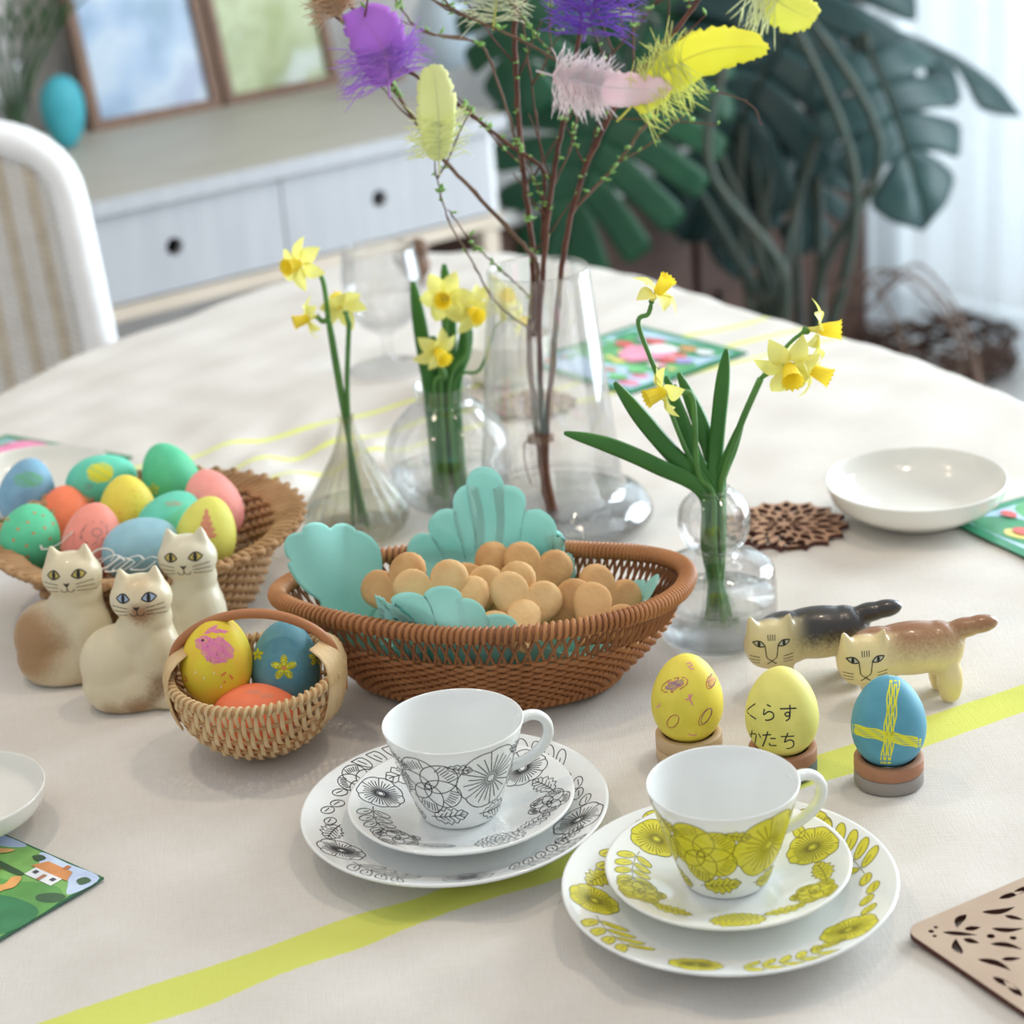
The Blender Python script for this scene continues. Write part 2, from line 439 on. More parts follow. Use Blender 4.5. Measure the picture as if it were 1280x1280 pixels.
for x0, x1 in ((-72.2, -36.8), (-36.2, -.9), (-.5, 35.35), (35.65, 74.2)):
    d = bpy.data.objects.new('drawer', None); COL.objects.link(d); d.parent = sb
    cxh = (x0 + x1) / 2 - (.6 if x0 < 30 and x0 > -10 else 2.2 if x0 > 30 else 0)
    ring = [(cxh + 1.35 * cos(q * pi / 12), -9.2 + 1.35 * sin(q * pi / 12)) for q in range(24)]
    b = MB(); b.plate([[(x0, -15.6), (x1, -15.6), (x1, -2.8), (x0, -2.8)], ring[::-1]], 0, 1.6)
    b.v = [(x, .3 + 1.6 - z, y) for x, y, z in b.v]
    b.build('drawer_front', M_draw, d, smooth=False, fixn=True)
    b = MB(); b.box((x0 + .5, 3, -15), (x1 - .5, 50, -5)); b.build('drawer_box', M_hole, d, smooth=False)
for x in (-73, 72.5):
    for y in (1, 51): MB().box((x, y, -72), (x + 3, y + 3, -17)).build('leg', M_rail, sb, smooth=False)

M_frame = mat('oak frame', (124, 90, 66), .5, (104, 74, 54), 20, stretch=(6, 6, 1))
def art(name, cols, sc_, rough=.25):
    m = bpy.data.materials.new(name); m.use_nodes = True; t = NT(m)
    n = t.noise(sc_, 2, rough=.4); r = t.new('ShaderNodeValToRGB'); e = r.color_ramp.elements
    e[0].position = .3; e[0].color = lin(cols[0]); e[1].position = .7; e[1].color = lin(cols[-1])
    for i, c in enumerate(cols[1:-1]): q = e.new(.3 + .4 * (i + 1) / (len(cols) - 1)); q.color = lin(c)
    t.link(n, r.inputs[0]); t.link(r.outputs[0], t.b.inputs['Base Color']); t.b.inputs['Roughness'].default_value = rough; return m
def picture(x, w, h, label, am):
    f = tag(bpy.data.objects.new('framed_picture', None), label, 'picture'); COL.objects.link(f)
    f.location = W(*RM(x, 46.5, 0)); f.rotation_euler = (radians(-12), 0, PHI)
    fr = MB()
    fr.plate([[(0, 0), (w, 0), (w, h), (0, h)], [(1.7, 1.7), (1.7, h - 1.7), (w - 1.7, h - 1.7), (w - 1.7, 1.7)]], 0, 1.8)
    fr.v = [(a, 1.8 - c, bb) for a, bb, c in fr.v]; fr.build('frame', M_frame, f, smooth=False, fixn=True)
    MB().box((1.5, .9, 1.5), (w - 1.5, 1.3, h - 1.5)).build('picture_print', am, f, smooth=False)
picture(29, 24.2, 33, 'oak picture frame holding a pale blue and white print', art('blue print', [(120, 146, 170), (148, 170, 196), (176, 190, 204), (152, 164, 188)], 9))
picture(54, 23, 33, 'oak picture frame holding a soft green and yellow print', art('green print', [(142, 152, 88), (160, 168, 118), (140, 150, 92), (176, 184, 170)], 11))

def egg_prof(L=5.7, Wd=4.4, n=20, k=.13):
    out = []
    for i in range(n + 1):
        q = pi * i / n; z = -cos(q); r = sin(q) * (1 - k * z)
        out.append((max(r, 0.0005) * Wd / 2, z * L / 2))
    return out
M_teal = mat('teal painted wood', (62, 158, 170), .6, (52, 148, 162), 30)
p = P(86, 186, 0); b = MB().lathe(egg_prof(11.5, 7.2, 20, -.16), 28)
b.v = [(x, y * .55, z + 5.75) for x, y, z in b.v]
o = b.build('egg_ornament', M_teal); place(o, (p.x, p.y, 0), PHI); tag(o, 'teal painted wooden egg ornament leaning beside the blue picture', 'ornament')

M_clear = glass('clear glass', (255, 255, 255))
M_pale = mat('pale blue glaze', (190, 204, 214), .35)
M_reed = mat('reed green', (44, 88, 46), .5, (58, 104, 54), 30, translucent=.25)
p = P(22, 178, 0)
v = thing('glass_vase', 'tall clear glass vase of green reeds on the sideboard', 'vase', (p.x, p.y, 0))
MB().lathe([(3.2, 0), (3.4, .6), (3.2, 12), (3.3, 14), (3.1, 14), (3.0, 12), (3.1, 1), (.01, .9)], 32).build('glass_body', M_clear, v)
for i in range(7):
    r = thing('reed_stem', 'long green grassy stem standing in the sideboard vase', 'plant', (p.x, p.y, 1.2), 0, 'reeds in the sideboard vase')
    a = -.5 + i * .42 + random.uniform(-.1, .1); l = 26 + 6 * random.random()
    tx = [-14, -7, -2, 3, 8, 12, 16][i]
    pts = smooth_pts([(.1 * tx * .3, random.uniform(-.5, .5), 0), (tx * .25, 0, 9), (tx * .62, .6, 18), (tx * 1.05, 1, l)], 5)
    MB().tube(pts, [.75 * (1 - .4 * k / len(pts)) for k in range(len(pts))], 6, flat=.5).build('stem', M_reed, r)
    for s in (-1, 1):
        q = pts[8]; lp = smooth_pts([q, q + Vector((s * 2 + tx * .1, .5, 4)), q + Vector((s * 4.5 + tx * .2, 1, 7))], 5)
        MB().tube(lp, [1.0 * sin(pi * (k + .6) / (len(lp) + .4)) + .03 for k in range(len(lp))], 6, flat=.25).build('leaf', M_reed, r)

# pale vase with dark leaves, and a little wooden block figure in front of it
p = P(560, 84, 0)
o = MB().lathe([(3.0, 0), (4.6, 1.2), (5.6, 5), (5.2, 10), (3.6, 14), (3.4, 17), (3.1, 17), (3.3, 14), (4.8, 10), (.01, 1)], 36).build('ceramic_vase', M_pale); place(o, (p.x, p.y, 0))
tag(o, 'pale blue round bellied ceramic vase on the sideboard', 'vase')
p2 = P(632, 78, 0)
o = MB().lathe([(2.6, 0), (4.0, 1), (4.4, 7), (3.6, 14), (3.9, 18), (3.6, 18), (3.3, 14), (.01, 1)], 36).build('ceramic_jug', mat('grey white glaze', (200, 208, 214), .4)); place(o, (p2.x, p2.y, 0))
tag(o, 'greyish white ceramic jug standing at the sideboard end', 'jug')
p = P(492, 98, 0)
f = thing('wooden_figure', 'small brown wooden figure with a black head on the sideboard', 'figurine', (p.x, p.y, 0))
MB().lathe([(1.9, 0), (2.1, .4), (1.7, 2.5), (1.2, 4), (.01, 4.3)], 20).build('body', mat('warm wood', (160, 112, 74), .5, (140, 96, 62), 40), f)
b = MB().lathe(egg_prof(3.2, 2.9, 12, 0), 18); b.v = [(x, y, z + 5.5) for x, y, z in b.v]; b.build('head', M_hole, f)

# ------------------------------------------------------------------ brown cabinet, monstera, twig nest
M_brown = mat('dark walnut', (84, 56, 44), .55, (70, 46, 36), 6, stretch=(1, 1, 9))
cb = tag(bpy.data.objects.new('cabinet', None), 'low dark brown cabinet with a pale top behind the monstera', 'cabinet'); COL.objects.link(cb); room(cb)
MB().box((84, 16, -70), (176, 56, -23)).build('body', M_brown, cb, smooth=False)
MB().box((83, 14.5, -23), (177, 57, -20.5), .3).build('top_board', mat('grey stone top', (190, 190, 188), .5), cb, smooth=False)
for x0 in (85, 131): 
    d = MB().box((x0, 14.8, -68), (x0 + 44, 16.2, -25), .2).build('door', M_brown, cb, smooth=False)
    MB().tube([(x0 + 40 if x0 < 100 else x0 + 4, 14, -45), (x0 + 40 if x0 < 100 else x0 + 4, 14, -53)], .5, 8).build('handle', M_hole, d)
for x, y in ((86, 18), (172, 18), (86, 53), (172, 53)): MB().box((x, y, -72), (x + 2.5, y + 2.5, -70)).build('foot', M_brown, cb, smooth=False)

M_leafA = mat('monstera leaf', (34, 62, 62), .38, (44, 74, 72), 18, translucent=.2)
M_leafB = mat('monstera leaf mid green', (26, 74, 50), .4, (34, 86, 56), 18, translucent=.2)
M_stalk = mat('monstera stalk', (40, 58, 50), .5, (58, 62, 50), 20)
M_pot = mat('grey clay pot', (120, 116, 112), .8, (106, 102, 98), 12)
BASE = Vector((50, 340, -72))
mon = thing('monstera', 'large monstera with split dark green leaves by the curtain', 'plant', BASE)
potb = MB().lathe([(10, 0), (11.5, 1), (13, 17), (13.6, 18), (13.6, 20), (12.4, 20), (12, 17.5), (.01, 17)], 40)
potb.build('pot', M_pot, mon)
def monstera_leaf(base, tip, width, nrm, droop, m, lobes=6, rot=0):
    base = Vector(base); tip = Vector(tip); ax = tip - base; L = ax.length; ax.normalize()
    nrm = Vector(nrm); nrm = (nrm - ax * nrm.dot(ax)).normalized(); sd = ax.cross(nrm)
    b = MB(); org = BASE
    def pt(t, s, side):
        wv = width / 2 * (sin(pi * (t * .86 + .14)) ** .55) * (1 - .22 * t)
        fwd = L * (.34 * (t - .22)) * s ** 1.3
        x = side * s * wv; y = t * L * .86 + fwd
        z = -droop * s * s * 1.0 - .06 * L * (t * 2 - .7) ** 2 + .9 * sin(s * 3) * .4
        return base + sd * x + ax * y + nrm * z - org
    for side in (-1, 1):
        for k in range(lobes):
            t0 = k / lobes; t1 = (k + 1) / lobes
            def fn(u, v, t0=t0, t1=t1):
                g = .30 * max(0, (u - .36) / .64) ** .6
                if u > .9: g = g + .16 * ((u - .9) / .1) ** 2
                tt = t0 + (t1 - t0) * (g * .5 + v * (1 - g))
                if t1 > .99 and v > .99: tt = t1
                if t0 < .01 and v < .01: tt = 0
                return pt(tt, u, side)
            b.grid(fn, 12, 5)
    lf = b.build('leaf', m, mon, solid=.12)
    mid = [pt(q / 8, 0, 1) + nrm * .15 for q in range(9)]
    MB().tube(mid, [.5 * (1 - q / 11) for q in range(9)], 6).build('midrib', M_stalk, lf)
    # petiole down to the pot
    bl = base - org; root = Vector((random.uniform(-6, 6), random.uniform(-5, 5), 17))
    pp = smooth_pts([root, root.lerp(bl, .4) + Vector((random.uniform(-4, 4), 6, 9)), bl - ax * 5 + Vector((0, 2, -4)), mid[0]], 7)
    MB().tube(pp, [.95 - .45 * q / len(pp) for q in range(len(pp))], 7).build('petiole', M_stalk, mon)
VW = Vector((0, -1, .35))
monstera_leaf(Q(1035, -60, 372), Q(868, 250, 356), 48, VW + Vector((-.1, 0, .25)), 4, M_leafA, 7)
monstera_leaf(Q(1088, 62, 352), Q(1162, 252, 340), 29, VW + Vector((.25, 0, .3)), 3, M_leafA, 4)
monstera_leaf(Q(1030, 20, 376), Q(1262, 82, 362), 22, VW + Vector((0, .75, 1.3)), 5, M_leafA, 5)
monstera_leaf(Q(800, 30, 352), Q(690, 318, 340), 44, VW + Vector((-.15, 0, .25)), 5, M_leafB, 7)
monstera_leaf(Q(936, 96, 366), Q(925, 322, 358), 22, VW, 3, M_leafA, 5)
monstera_leaf(Q(1020, 150, 370), Q(1010, 300, 364), 20, VW, 3, M_leafA, 5)
monstera_leaf(Q(900, -60, 378), Q(830, 150, 370), 40, VW, 3, M_leafB, 6)
monstera_leaf(Q(650, -70, 345), Q(640, 120, 338), 26, VW + Vector((-.3, 0, .2)), 4, M_leafB, 5)
for k in range(3):
    a = Vector((random.uniform(-8, 10), random.uniform(-2, 6), 17))
    pp = smooth_pts([a, a + Vector((random.uniform(-9, 9), -3, 22)), a + Vector((random.uniform(-12, 14), -6, 44)), a + Vector((random.uniform(-16, 16), 0, 66 + 10 * random.random()))], 6)
    MB().tube(pp, [1.1 - .5 * q / len(pp) for q in range(len(pp))], 7).build('stem', M_stalk, mon)
for k in range(5):
    a = Vector((random.uniform(4, 14), random.uniform(-8, 2), 34))
    pp = smooth_pts([a, a + Vector((6 + 4 * random.random(), -3, 6)), a + Vector((12 + 8 * random.random(), -5, -6)), a + Vector((13 + 8 * random.random(), -8, -24))], 6)
    MB().tube(pp, .25, 6).build('aerial_root', mat('aerial root', (98, 78, 66), .8), mon)

M_twig = mat('dry brown twigs', (98, 74, 62), .85, (76, 56, 48), 60)
nest = P(1150, 455, -72)
nb = MB()
for k in range(110):
    a0 = random.uniform(0, 2 * pi); R = random.uniform(10, 17); zz = random.uniform(1, 10); sp = random.uniform(.5, 1.5)
    pts = [(cos(a0 + sp * q / 7) * (R + sin(q) * .8), .6 * sin(a0 + sp * q / 7) * (R + cos(q * 2) * .9), zz + sin(q * 1.3 + k) * .9) for q in range(8)]
    nb.tube(pts, random.uniform(.25, .5), 5)
o = nb.build('twig_nest', M_twig); place(o, (nest.x + 1, nest.y - 9, -72)); tag(o, 'dry brown twig nest lying on the floor below the curtain', 'twig nest', kind='stuff')
nb = MB()
for k in range(70):
    a0 = random.uniform(0, 2 * pi); sp = random.uniform(1, 3); R = random.uniform(6, 9.5)
    pts = [(cos(a0 + sp * q / 8) * R, sin(k) * 2 + random.uniform(-.4, .4), 9.5 + sin(a0 + sp * q / 8) * R) for q in range(9)]
    nb.tube(pts, random.uniform(.2, .45), 5)
pw = P(1030, 345, -20.5)
o = nb.build('twig_wreath', mat('grey brown twigs', (112, 96, 92), .85, (86, 72, 68), 50)); place(o, RM(165, 22, -20.5), PHI - .2)
tag(o, 'round greyish twig wreath standing on the cabinet corner', 'wreath', kind='stuff')

# ------------------------------------------------------------------ woven chair
M_cord = mat('white paper cord', (246, 247, 248), .8, (240, 240, 240), 40)
M_cord2 = mat('cream paper cord', (196, 186, 168), .8, (182, 172, 154), 40)
ch = thing('woven_chair', 'white woven cord chair with rounded back beside the table', 'chair', (-65, 232, -72), radians(20))
def cback(u, v):     # u -1..1 across, v 0..1 up
    wv = 21 * (1 - .10 * v) ; 
    return Vector((u * wv, 4.5 - 6 * (1 - u * u) * -.6 + v * 6, 42 + v * 48))
arc = []
for q in range(41):
    s_ = q / 40; a = pi * s_; 
    x = -cos(a); 
    arc.append((x, s_))
U = []
for q in range(14): U.append(cback(-1, q / 14 * .80))
for q in range(21):
    a = pi * q / 20; c0 = cback(-cos(a) * (1 if False else 1), .80); 
    p_ = cback(-(abs(cos(a)) ** .62) * (1 if cos(a) > 0 else -1), .80 + .2 * sin(a) ** .75); U.append(p_)
for q in range(14): U.append(cback(1, .80 * (1 - (q + 1) / 14)))
MB().tube(U, 2.1, 12).build('back_frame', M_cord, ch)
def top_at(u): 
    c = min(abs(u), .999) ** (1 / .62); return .80 + .2 * (sqrt(max(0, 1 - c * c))) ** .75
nst = 44
b = MB(); b2 = MB()
for k in range(nst + 1):
    u = -1 + 2 * k / nst; u *= .97; vt = top_at(u)
    pts = [cback(u, vt * q / 8) for q in range(9)]
    b.tube(pts, .30 if k % 4 else .75, 6)
b.build('upright_cord', M_cord2, ch)['kind'] = 'stuff'
b = MB()
for r in range(100):
    v_ = .01 + r / 100 * .97; pts = []
    for q in range(nst * 3 + 1):
        u = (-1 + 2 * q / (nst * 3)) * .97
        if v_ > top_at(u) - .01: 
            if len(pts) > 3: b.tube(pts, .24, 4)
            pts = []; continue
        ph = cos(pi * (q / 3) + pi * r)
        p_ = cback(u, v_); 
        pts.append(p_ + Vector((0, -.42 * ph, 0)))
    if len(pts) > 3: b.tube(pts, .24, 4)
b.build('woven_cord', M_cord, ch)['kind'] = 'stuff'
MB().lathe([(20, 40), (22, 41), (22, 43), (20, 44.5), (.01, 44.5)], 40).build('seat', M_cord, ch)
for x, y in ((-17, -14), (17, -14), (-16, 14), (16, 14)): MB().tube([(x * 1.1, y * 1.1, 0), (x * .95, y * .95, 41)], [1.4, 2], 10).build('leg', M_cord, ch)

# ------------------------------------------------------------------ tea sets
M_porc = mat('white porcelain', (238, 240, 238), .12, spec=.6, coat=.3)
M_blackp = mat('black print', (52, 52, 56), .3)
M_greyp = mat('grey printed shade', (150, 152, 154), .3)
M_yelp = mat('yellow print', (214, 206, 44), .3, (222, 214, 66), 200)
M_olive = mat('olive print line', (124, 118, 34), .3)

def xf(pts, x, y, s=1.0, a=0.0):
    c, q = cos(a) * s, sin(a) * s
    return [(x + p[0] * c - p[1] * q, y + p[0] * q + p[1] * c) for p in pts]
def ell(cx, cy, rx, ry, a=0.0, n=18):
    return xf([(rx * cos(2 * pi * k / n), ry * sin(2 * pi * k / n)) for k in range(n + 1)], cx, cy, 1, a)
def seg(a, b, k=5): return [(a[0] + (b[0] - a[0]) * i / k, a[1] + (b[1] - a[1]) * i / k) for i in range(k + 1)]
def m_daisy(R, n=8, seed=0):
    r = random.Random(seed); ol = []
    for k in range(65):
        q = 2 * pi * k / 64; ol.append((R * (1 + .07 * abs(sin(q * n / 2)) - .05) * cos(q), R * (1 + .07 * abs(sin(q * n / 2)) - .05) * sin(q)))
    L = [ol, ell(0, 0, .13 * R, .13 * R, 0, 12)]
    for k in range(n * 4):
        q = 2 * pi * k / (n * 4); l = .95 if k % 4 == 0 else r.uniform(.7, .85); L.append(seg((.17 * R * cos(q), .17 * R * sin(q)), (l * R * cos(q), l * R * sin(q)), 4))
    return [ol[:-1]], L
def m_pansy(R, seed=0):
    r = random.Random(seed); L = []; Fs = []
    for k in range(5):
        q = pi / 2 + 2 * pi * k / 5; rr = R * (.58 if k else .66)
        o = ell(.45 * R * cos(q), .45 * R * sin(q), .55 * R, rr * .82, q, 26); L.append(o); Fs.append(o[:-1])
        for d in range(-3, 4):
            w = q + d * .13; L.append(seg((.62 * R * cos(w), .62 * R * sin(w)), (r.uniform(.84, .92) * R * cos(q + d * .11), r.uniform(.84, .92) * R * sin(q + d * .11)), 3))
    L.append(ell(0, 0, .09 * R, .09 * R, 0, 10))
    return Fs, L
def m_mum(R, seed=0):
    L = []; o = []
    for ring, n in ((.28, 6), (.52, 10), (.76, 14), (1.0, 17)):
        for k in range(n):
            a0 = 2 * pi * k / n + ring * 3; a1 = a0 + 2 * pi / n
            am = (a0 + a1) / 2; pts = []
            for i in range(7):
                q = a0 + (a1 - a0) * i / 6; rr = R * (ring - .17 + .17 * sin(pi * i / 6) ** .6); pts.append((rr * cos(q), rr * sin(q)))
            L.append(pts)
            if ring == 1.0: o += pts[:-1]
    return [o], L
def m_leaf(Ln, Wd, teeth=5, seed=0):
    up = []; dn = []
    for k in range(teeth * 4 + 1):
        t_ = k / (teeth * 4); w = Wd / 2 * sin(pi * min(t_ * .95 + .05, 1)) ** .7 * (1 + .22 * sin(t_ * teeth * 2 * pi))
        up.append((t_ * Ln, w)); dn.append((t_ * Ln, -w))
    o = up + dn[::-1]; L = [o + [o[0]], seg((-.15 * Ln, 0), (.9 * Ln, 0), 6)]
    for k in range(1, teeth + 1):
        t_ = k / (teeth + 1)
        for s in (-1, 1): L.append(seg((t_ * Ln * .9, 0), (t_ * Ln * .9 + .14 * Ln, s * Wd * .34 * sin(pi * t_) ** .6), 3))
    return [o], L
def m_frond(Ln, n, lw=.62, lr=.2):
    L = [seg((0, 0), (Ln, 0), 8)]; Fs = []
    for k in range(n):
        x = Ln * (k + .5) / n
        for s in (-1, 1):
            a = s * 1.0; o = ell(x + .5 * lw * cos(a) + .08, s * .05 + .5 * lw * sin(a), lw * .48, lr, a, 16); L.append(o); Fs.append(o[:-1])
            L.append(seg((x + .25 * lw * cos(a) + .08, .25 * lw * sin(a)), (x + .6 * lw * cos(a) + .08, .6 * lw * sin(a)), 2))
    return Fs, L
def m_ovals(n, step, rx, ry):
    L = []; Fs = []
    for k in range(n):
        o = ell(k * step, .12 * (-1) ** k, rx, ry, .5, 14); L += [o, seg((k * step - rx * .5, .12 * (-1) ** k - .02), (k * step + rx * .5, .12 * (-1) ** k + .1), 2)]; Fs.append(o[:-1])
    return Fs, L

def interp(prof):
    def f(r):
        for (r0, z0), (r1, z1) in zip(prof, prof[1:]):
            if r0 <= r <= r1: return z0 + (z1 - z0) * (r - r0) / (r1 - r0), (z1 - z0) / (r1 - r0)
        return prof[-1][1], 0
    return f
def smooth_prof(prof, k=5):
    return [(max(p.x, .0005), p.y) for p in smooth_pts([(r, z, 0) for r, z in prof], k)]
def plate_prof(R, well, h, th):
    # top surface from centre to rim, then the underside back to a foot ring
    top = [(.01, .55), (well * .7, .55), (well, .62), (well + (R - well) * .35, .55 + (h - .55) * .34), (well + (R - well) * .75, .55 + (h - .55) * .78), (R - .12, h - .02)]
    top = smooth_prof(top, 5)
    rim = [(R, h), (R + .03, h - .1), (R - .05, h - .2)]
    bot = smooth_prof([(R - .05, h - .2), (well + (R - well) * .6, .55 + (h - .55) * .6 - th), (well, .22), (well * .82, .12)], 4)
    return top, top + rim + bot[1:] + [(well * .80, 0), (well * .72, 0), (well * .70, .25), (.01, .25)]
def surf_map(top, rref):
    f = interp(top)
    def fn(a, b):
        th = a / rref; r = min(rref + b, top[-1][0] - .12); z, s = f(r); n = Vector((-s * cos(th), -s * sin(th), 1)).normalized()
        return Vector((r * cos(th), r * sin(th), z)), n
    return fn
def add_print(motifs, fn, lw, parent, linemat, fillmat, linename, fillname, grow=1.0):
    b = MB(); f = MB()
    for (Fs, L), x, y, s, a in motifs:
        s *= grow
        if fillmat:
            for k, o in enumerate(Fs): f.fill(fn, xf(o, x, y, s, a), .010 + .0008 * (k % 5), 6)
        for l in L: b.line(fn, xf(l, x, y, s, a), lw, .019)
    if fillmat: f.build(fillname, fillmat, parent)['kind'] = 'stuff'
    b.build(linename, linemat, parent)['kind'] = 'stuff'

def tea_set(cup_p, sau_p, pla_p, yellow, hand_a, th0):
    nm = 'yellow' if yellow else 'black'; LM = M_olive if yellow else M_blackp; FM = M_yelp if yellow else None
    lw = .05 if yellow else .058
    # dinner plate
    top, prof = plate_prof(9.0, 5.6, 2.0, .3)
    pl = thing('dessert_plate', 'white dessert plate with %s printed flowers around its rim' % nm, 'plate', pla_p, th0)
    MB().lathe(prof, 96).build('plate_body', M_porc, pl)
    fn = surf_map(top, 7.3); C = 2 * pi * 7.3; mot = []
    seq = [(m_daisy(1.15, 8, 1), 3.1, 0, 1, .4), (m_frond(3.7, 5, 1.35, .24), 5.0, .25, 1, .1), (m_leaf(1.6, .8), 9.4, -.3, 1, .5), (m_daisy(1.25, 7, 3), 12.0, .05, 1, 0), (m_ovals(4, .85, .42, .26), 14, .2, 1, 0),
           (m_frond(3.7, 5, 1.35, .24), 17.6, .1, 1, -.05), (m_daisy(1.2, 9, 4), 23.2, 0, 1, 0), (m_leaf(1.7, .8), 24.6, .2, 1, -.5), (m_frond(3.3, 4, 1.35, .24), 26.9, .1, 1, .1), (m_pansy(1.15), 31.9, 0, 1, .3), (m_ovals(4, .85, .42, .22), 33.6, .2, 1, 0),
           (m_leaf(1.7, .9), 37.0, -.4, 1, .4), (m_daisy(1.1, 8, 9), 40.2, 0, 1, 0), (m_frond(3.0, 4, 1.3, .24), 41.8, .2, 1, .05)]
    add_print(seq, fn, lw, pl, LM, FM, 'printed_lines', 'printed_petals', 1.2)
    # saucer
    top, prof = plate_prof(6.65, 3.2, 1.75, .28)
    sa = thing('saucer', 'white saucer with %s printed flowers resting on the dessert plate' % nm, 'saucer', sau_p, th0 + .5)
    MB().lathe(prof, 80).build('saucer_body', M_porc, sa)
    fn = surf_map(top, 5.1)
    seq = [(m_mum(1.1), 1.3, .05, 1, 0), (m_leaf(1.7, .9), 2.9, -.3, 1, .35), (m_pansy(1.0), 6.2, .1, 1, 0), (m_leaf(1.6, .8), 7.5, .3, 1, -.3), (m_daisy(1.1, 9, 2), 11, 0, 1, 0), (m_ovals(3, .8, .4, .24), 12.6, .1, 1, 0),
           (m_mum(1.05), 16.4, .1, 1, 0), (m_leaf(1.8, 1.0), 17.8, -.2, 1, .25), (m_daisy(1.05, 8, 6), 21.4, 0, 1, .2), (m_frond(2.2, 4, .8, .2), 23, .1, 1, 0), (m_pansy(1.05), 27.2, .1, 1, 1), (m_leaf(1.7, .9), 28.6, .1, 1, -.2)]
    add_print(seq, fn, lw * .9, sa, LM, FM, 'printed_lines', 'printed_petals', 1.32)
    # cup
    cu = thing('teacup', 'white porcelain teacup with %s printed flowers on its outside' % nm, 'cup', cup_p, 0)
    outer = smooth_prof([(2.1, .0), (2.35, .25), (2.62, 1.0), (3.15, 2.6), (3.62, 4.2), (4.10, 5.9)], 6)
    inner_ = smooth_prof([(4.0, 5.92), (3.45, 4.2), (2.98, 2.6), (2.42, 1.0), (1.7, .55), (.01, .5)], 6)
    body = MB().lathe([(.01, .1), (1.9, .1), (2.0, 0)] + outer + [(4.11, 5.96), (4.06, 6.0)] + inner_, 80)
    body.build('cup_body', M_porc, cu)
    fo = interp([(z, r) for r, z in outer])
    def cfn(a, b_):
        b_ = max(.3, min(5.6, b_)); th = a / 3.4; r, s = fo(b_); return Vector((r * cos(th), r * sin(th), b_)), Vector((cos(th), sin(th), -s)).normalized()
    C = 2 * pi * 3.4; mot = []; a0 = -pi / 2 * 3.4
    for k, off in enumerate((-8.9, -5.3, -1.65, 2.1, 5.8, 9.4)):
        mo = m_pansy(1.75, k) if k % 2 == 0 else m_daisy(1.7, 6, k)
        mot.append((mo, a0 + off, 3.45 + (.15 if k % 2 else 0), 1, (.2 * k)))
        mot.append((m_leaf(2.1, .95, 5), a0 + off - .2, 1.05, 1, .12 * (-1) ** k))
        mot.append((m_leaf(1.1, .5, 4), a0 + off + 1.35, 4.95, 1, -.3))
    add_print(mot, cfn, lw * .95, cu, LM, FM, 'printed_lines', 'printed_petals', 1.2)
    hp = [Vector((x, 0, z)) for x, z in ((3.86, 5.2), (4.5, 5.4), (5.15, 5.25), (5.6, 4.7), (5.65, 4.0), (5.3, 3.3), (4.6, 2.75), (3.9, 2.45), (3.2, 2.3))]
    M_ = Matrix.Rotation(hand_a, 3, 'Z')
    MB().tube([M_ @ p for p in smooth_pts(hp, 5)], .38, 12, flat=.8).build('handle', M_porc, cu)

pG = P(568, 1003, 2.0); sG = P(580, 988, 2.3); cG = P(576, 1016, 1.0)
tea_set((cG.x, cG.y, 1.12), (cG.x + .1, cG.y - .1, .56), (pG.x, pG.y, 0.0), False, radians(14), -1.9)
pY = P(911, 1097, 2.0); cY = P(908, 1100, 1.0)
tea_set((cY.x, cY.y, 1.12), (cY.x + .1, cY.y - .1, .56), (pY.x, pY.y, 0.0), True, radians(14), -2.35)

# ------------------------------------------------------------------ white bowls
def bowl(name, label, px_rim, R, h, loc=None):
    p = loc or P(px_rim[0], px_rim[1], h)
    prof = smooth_prof([(.01, .6), (R * .45, .62), (R * .7, 1.1), (R * .9, h * .6), (R - .12, h)], 5)
    bot = smooth_prof([(R, h - .05), (R * .93, h * .55), (R * .74, .8), (R * .55, .15), (R * .52, 0)], 5)
    o = MB().lathe(prof + bot + [(R * .46, 0), (R * .45, .3), (.01, .3)], 72).build(name, mat('cream porcelain', (236, 234, 226), .12, spec=.6, coat=.3)); place(o, (p.x, p.y, 0))
    return tag(o, label, 'bowl')
bowl('serving_bowl', 'empty shallow white bowl beside the round wooden coaster', (1145, 597), 7.0, 3.2)
bowl('serving_bowl', 'white bowl standing next to the card with the orange roofed house', (-52, 988), 5.2, 2.7)
bowl('serving_bowl', 'white bowl half hidden behind the big basket of eggs', (40, 588), 6.6, 3.4)
bowl('serving_bowl', 'small deep white bowl standing behind the tall branch vase', (628, 418), 4.6, 4.6)

# ------------------------------------------------------------------ picture cards lying on the cloth
def card(label, corner, ang, size, prints, loc_z=0):
    c = thing('picture_card', label, 'card', (corner.x, corner.y, loc_z), ang)
    MB().box((0, 0, -.05), (size, size, .07)).build('card_board', mat('card edge green', (52, 110, 78), .5), c, smooth=False)
    cols = []
    bm_ = MB()
    for k, (col, poly) in enumerate(prints):
        bm_.mi = k
        pl = [Vector((p[0], p[1], 0)) for p in poly]
        tr = tessellate_polygon([pl]); z = .073 + .004 * k; fs_ = []
        for a_, b_, c_ in tr:
            A, B, C_ = pl[a_], pl[b_], pl[c_]
            fs_.append((a_, b_, c_) if (B - A).cross(C_ - A).z > 0 else (a_, c_, b_))
        bm_.add([(p[0], p[1], z) for p in poly], fs_)
        cols.append(mat('print %d %d %d' % col, col, .35, tuple(min(255, int(v * 1.12) + 6) for v in col), 45))
    bm_.build('printed_picture', cols, c, smooth=False)['kind'] = 'stuff'
    return c
def rect(x0, y0, x1, y1): return [(x0, y0), (x1, y0), (x1, y1), (x0, y1)]
def wavy(pts, k=5): return [(p.x, p.y) for p in smooth_pts([(a, b_, 0) for a, b_ in pts], k, True)]
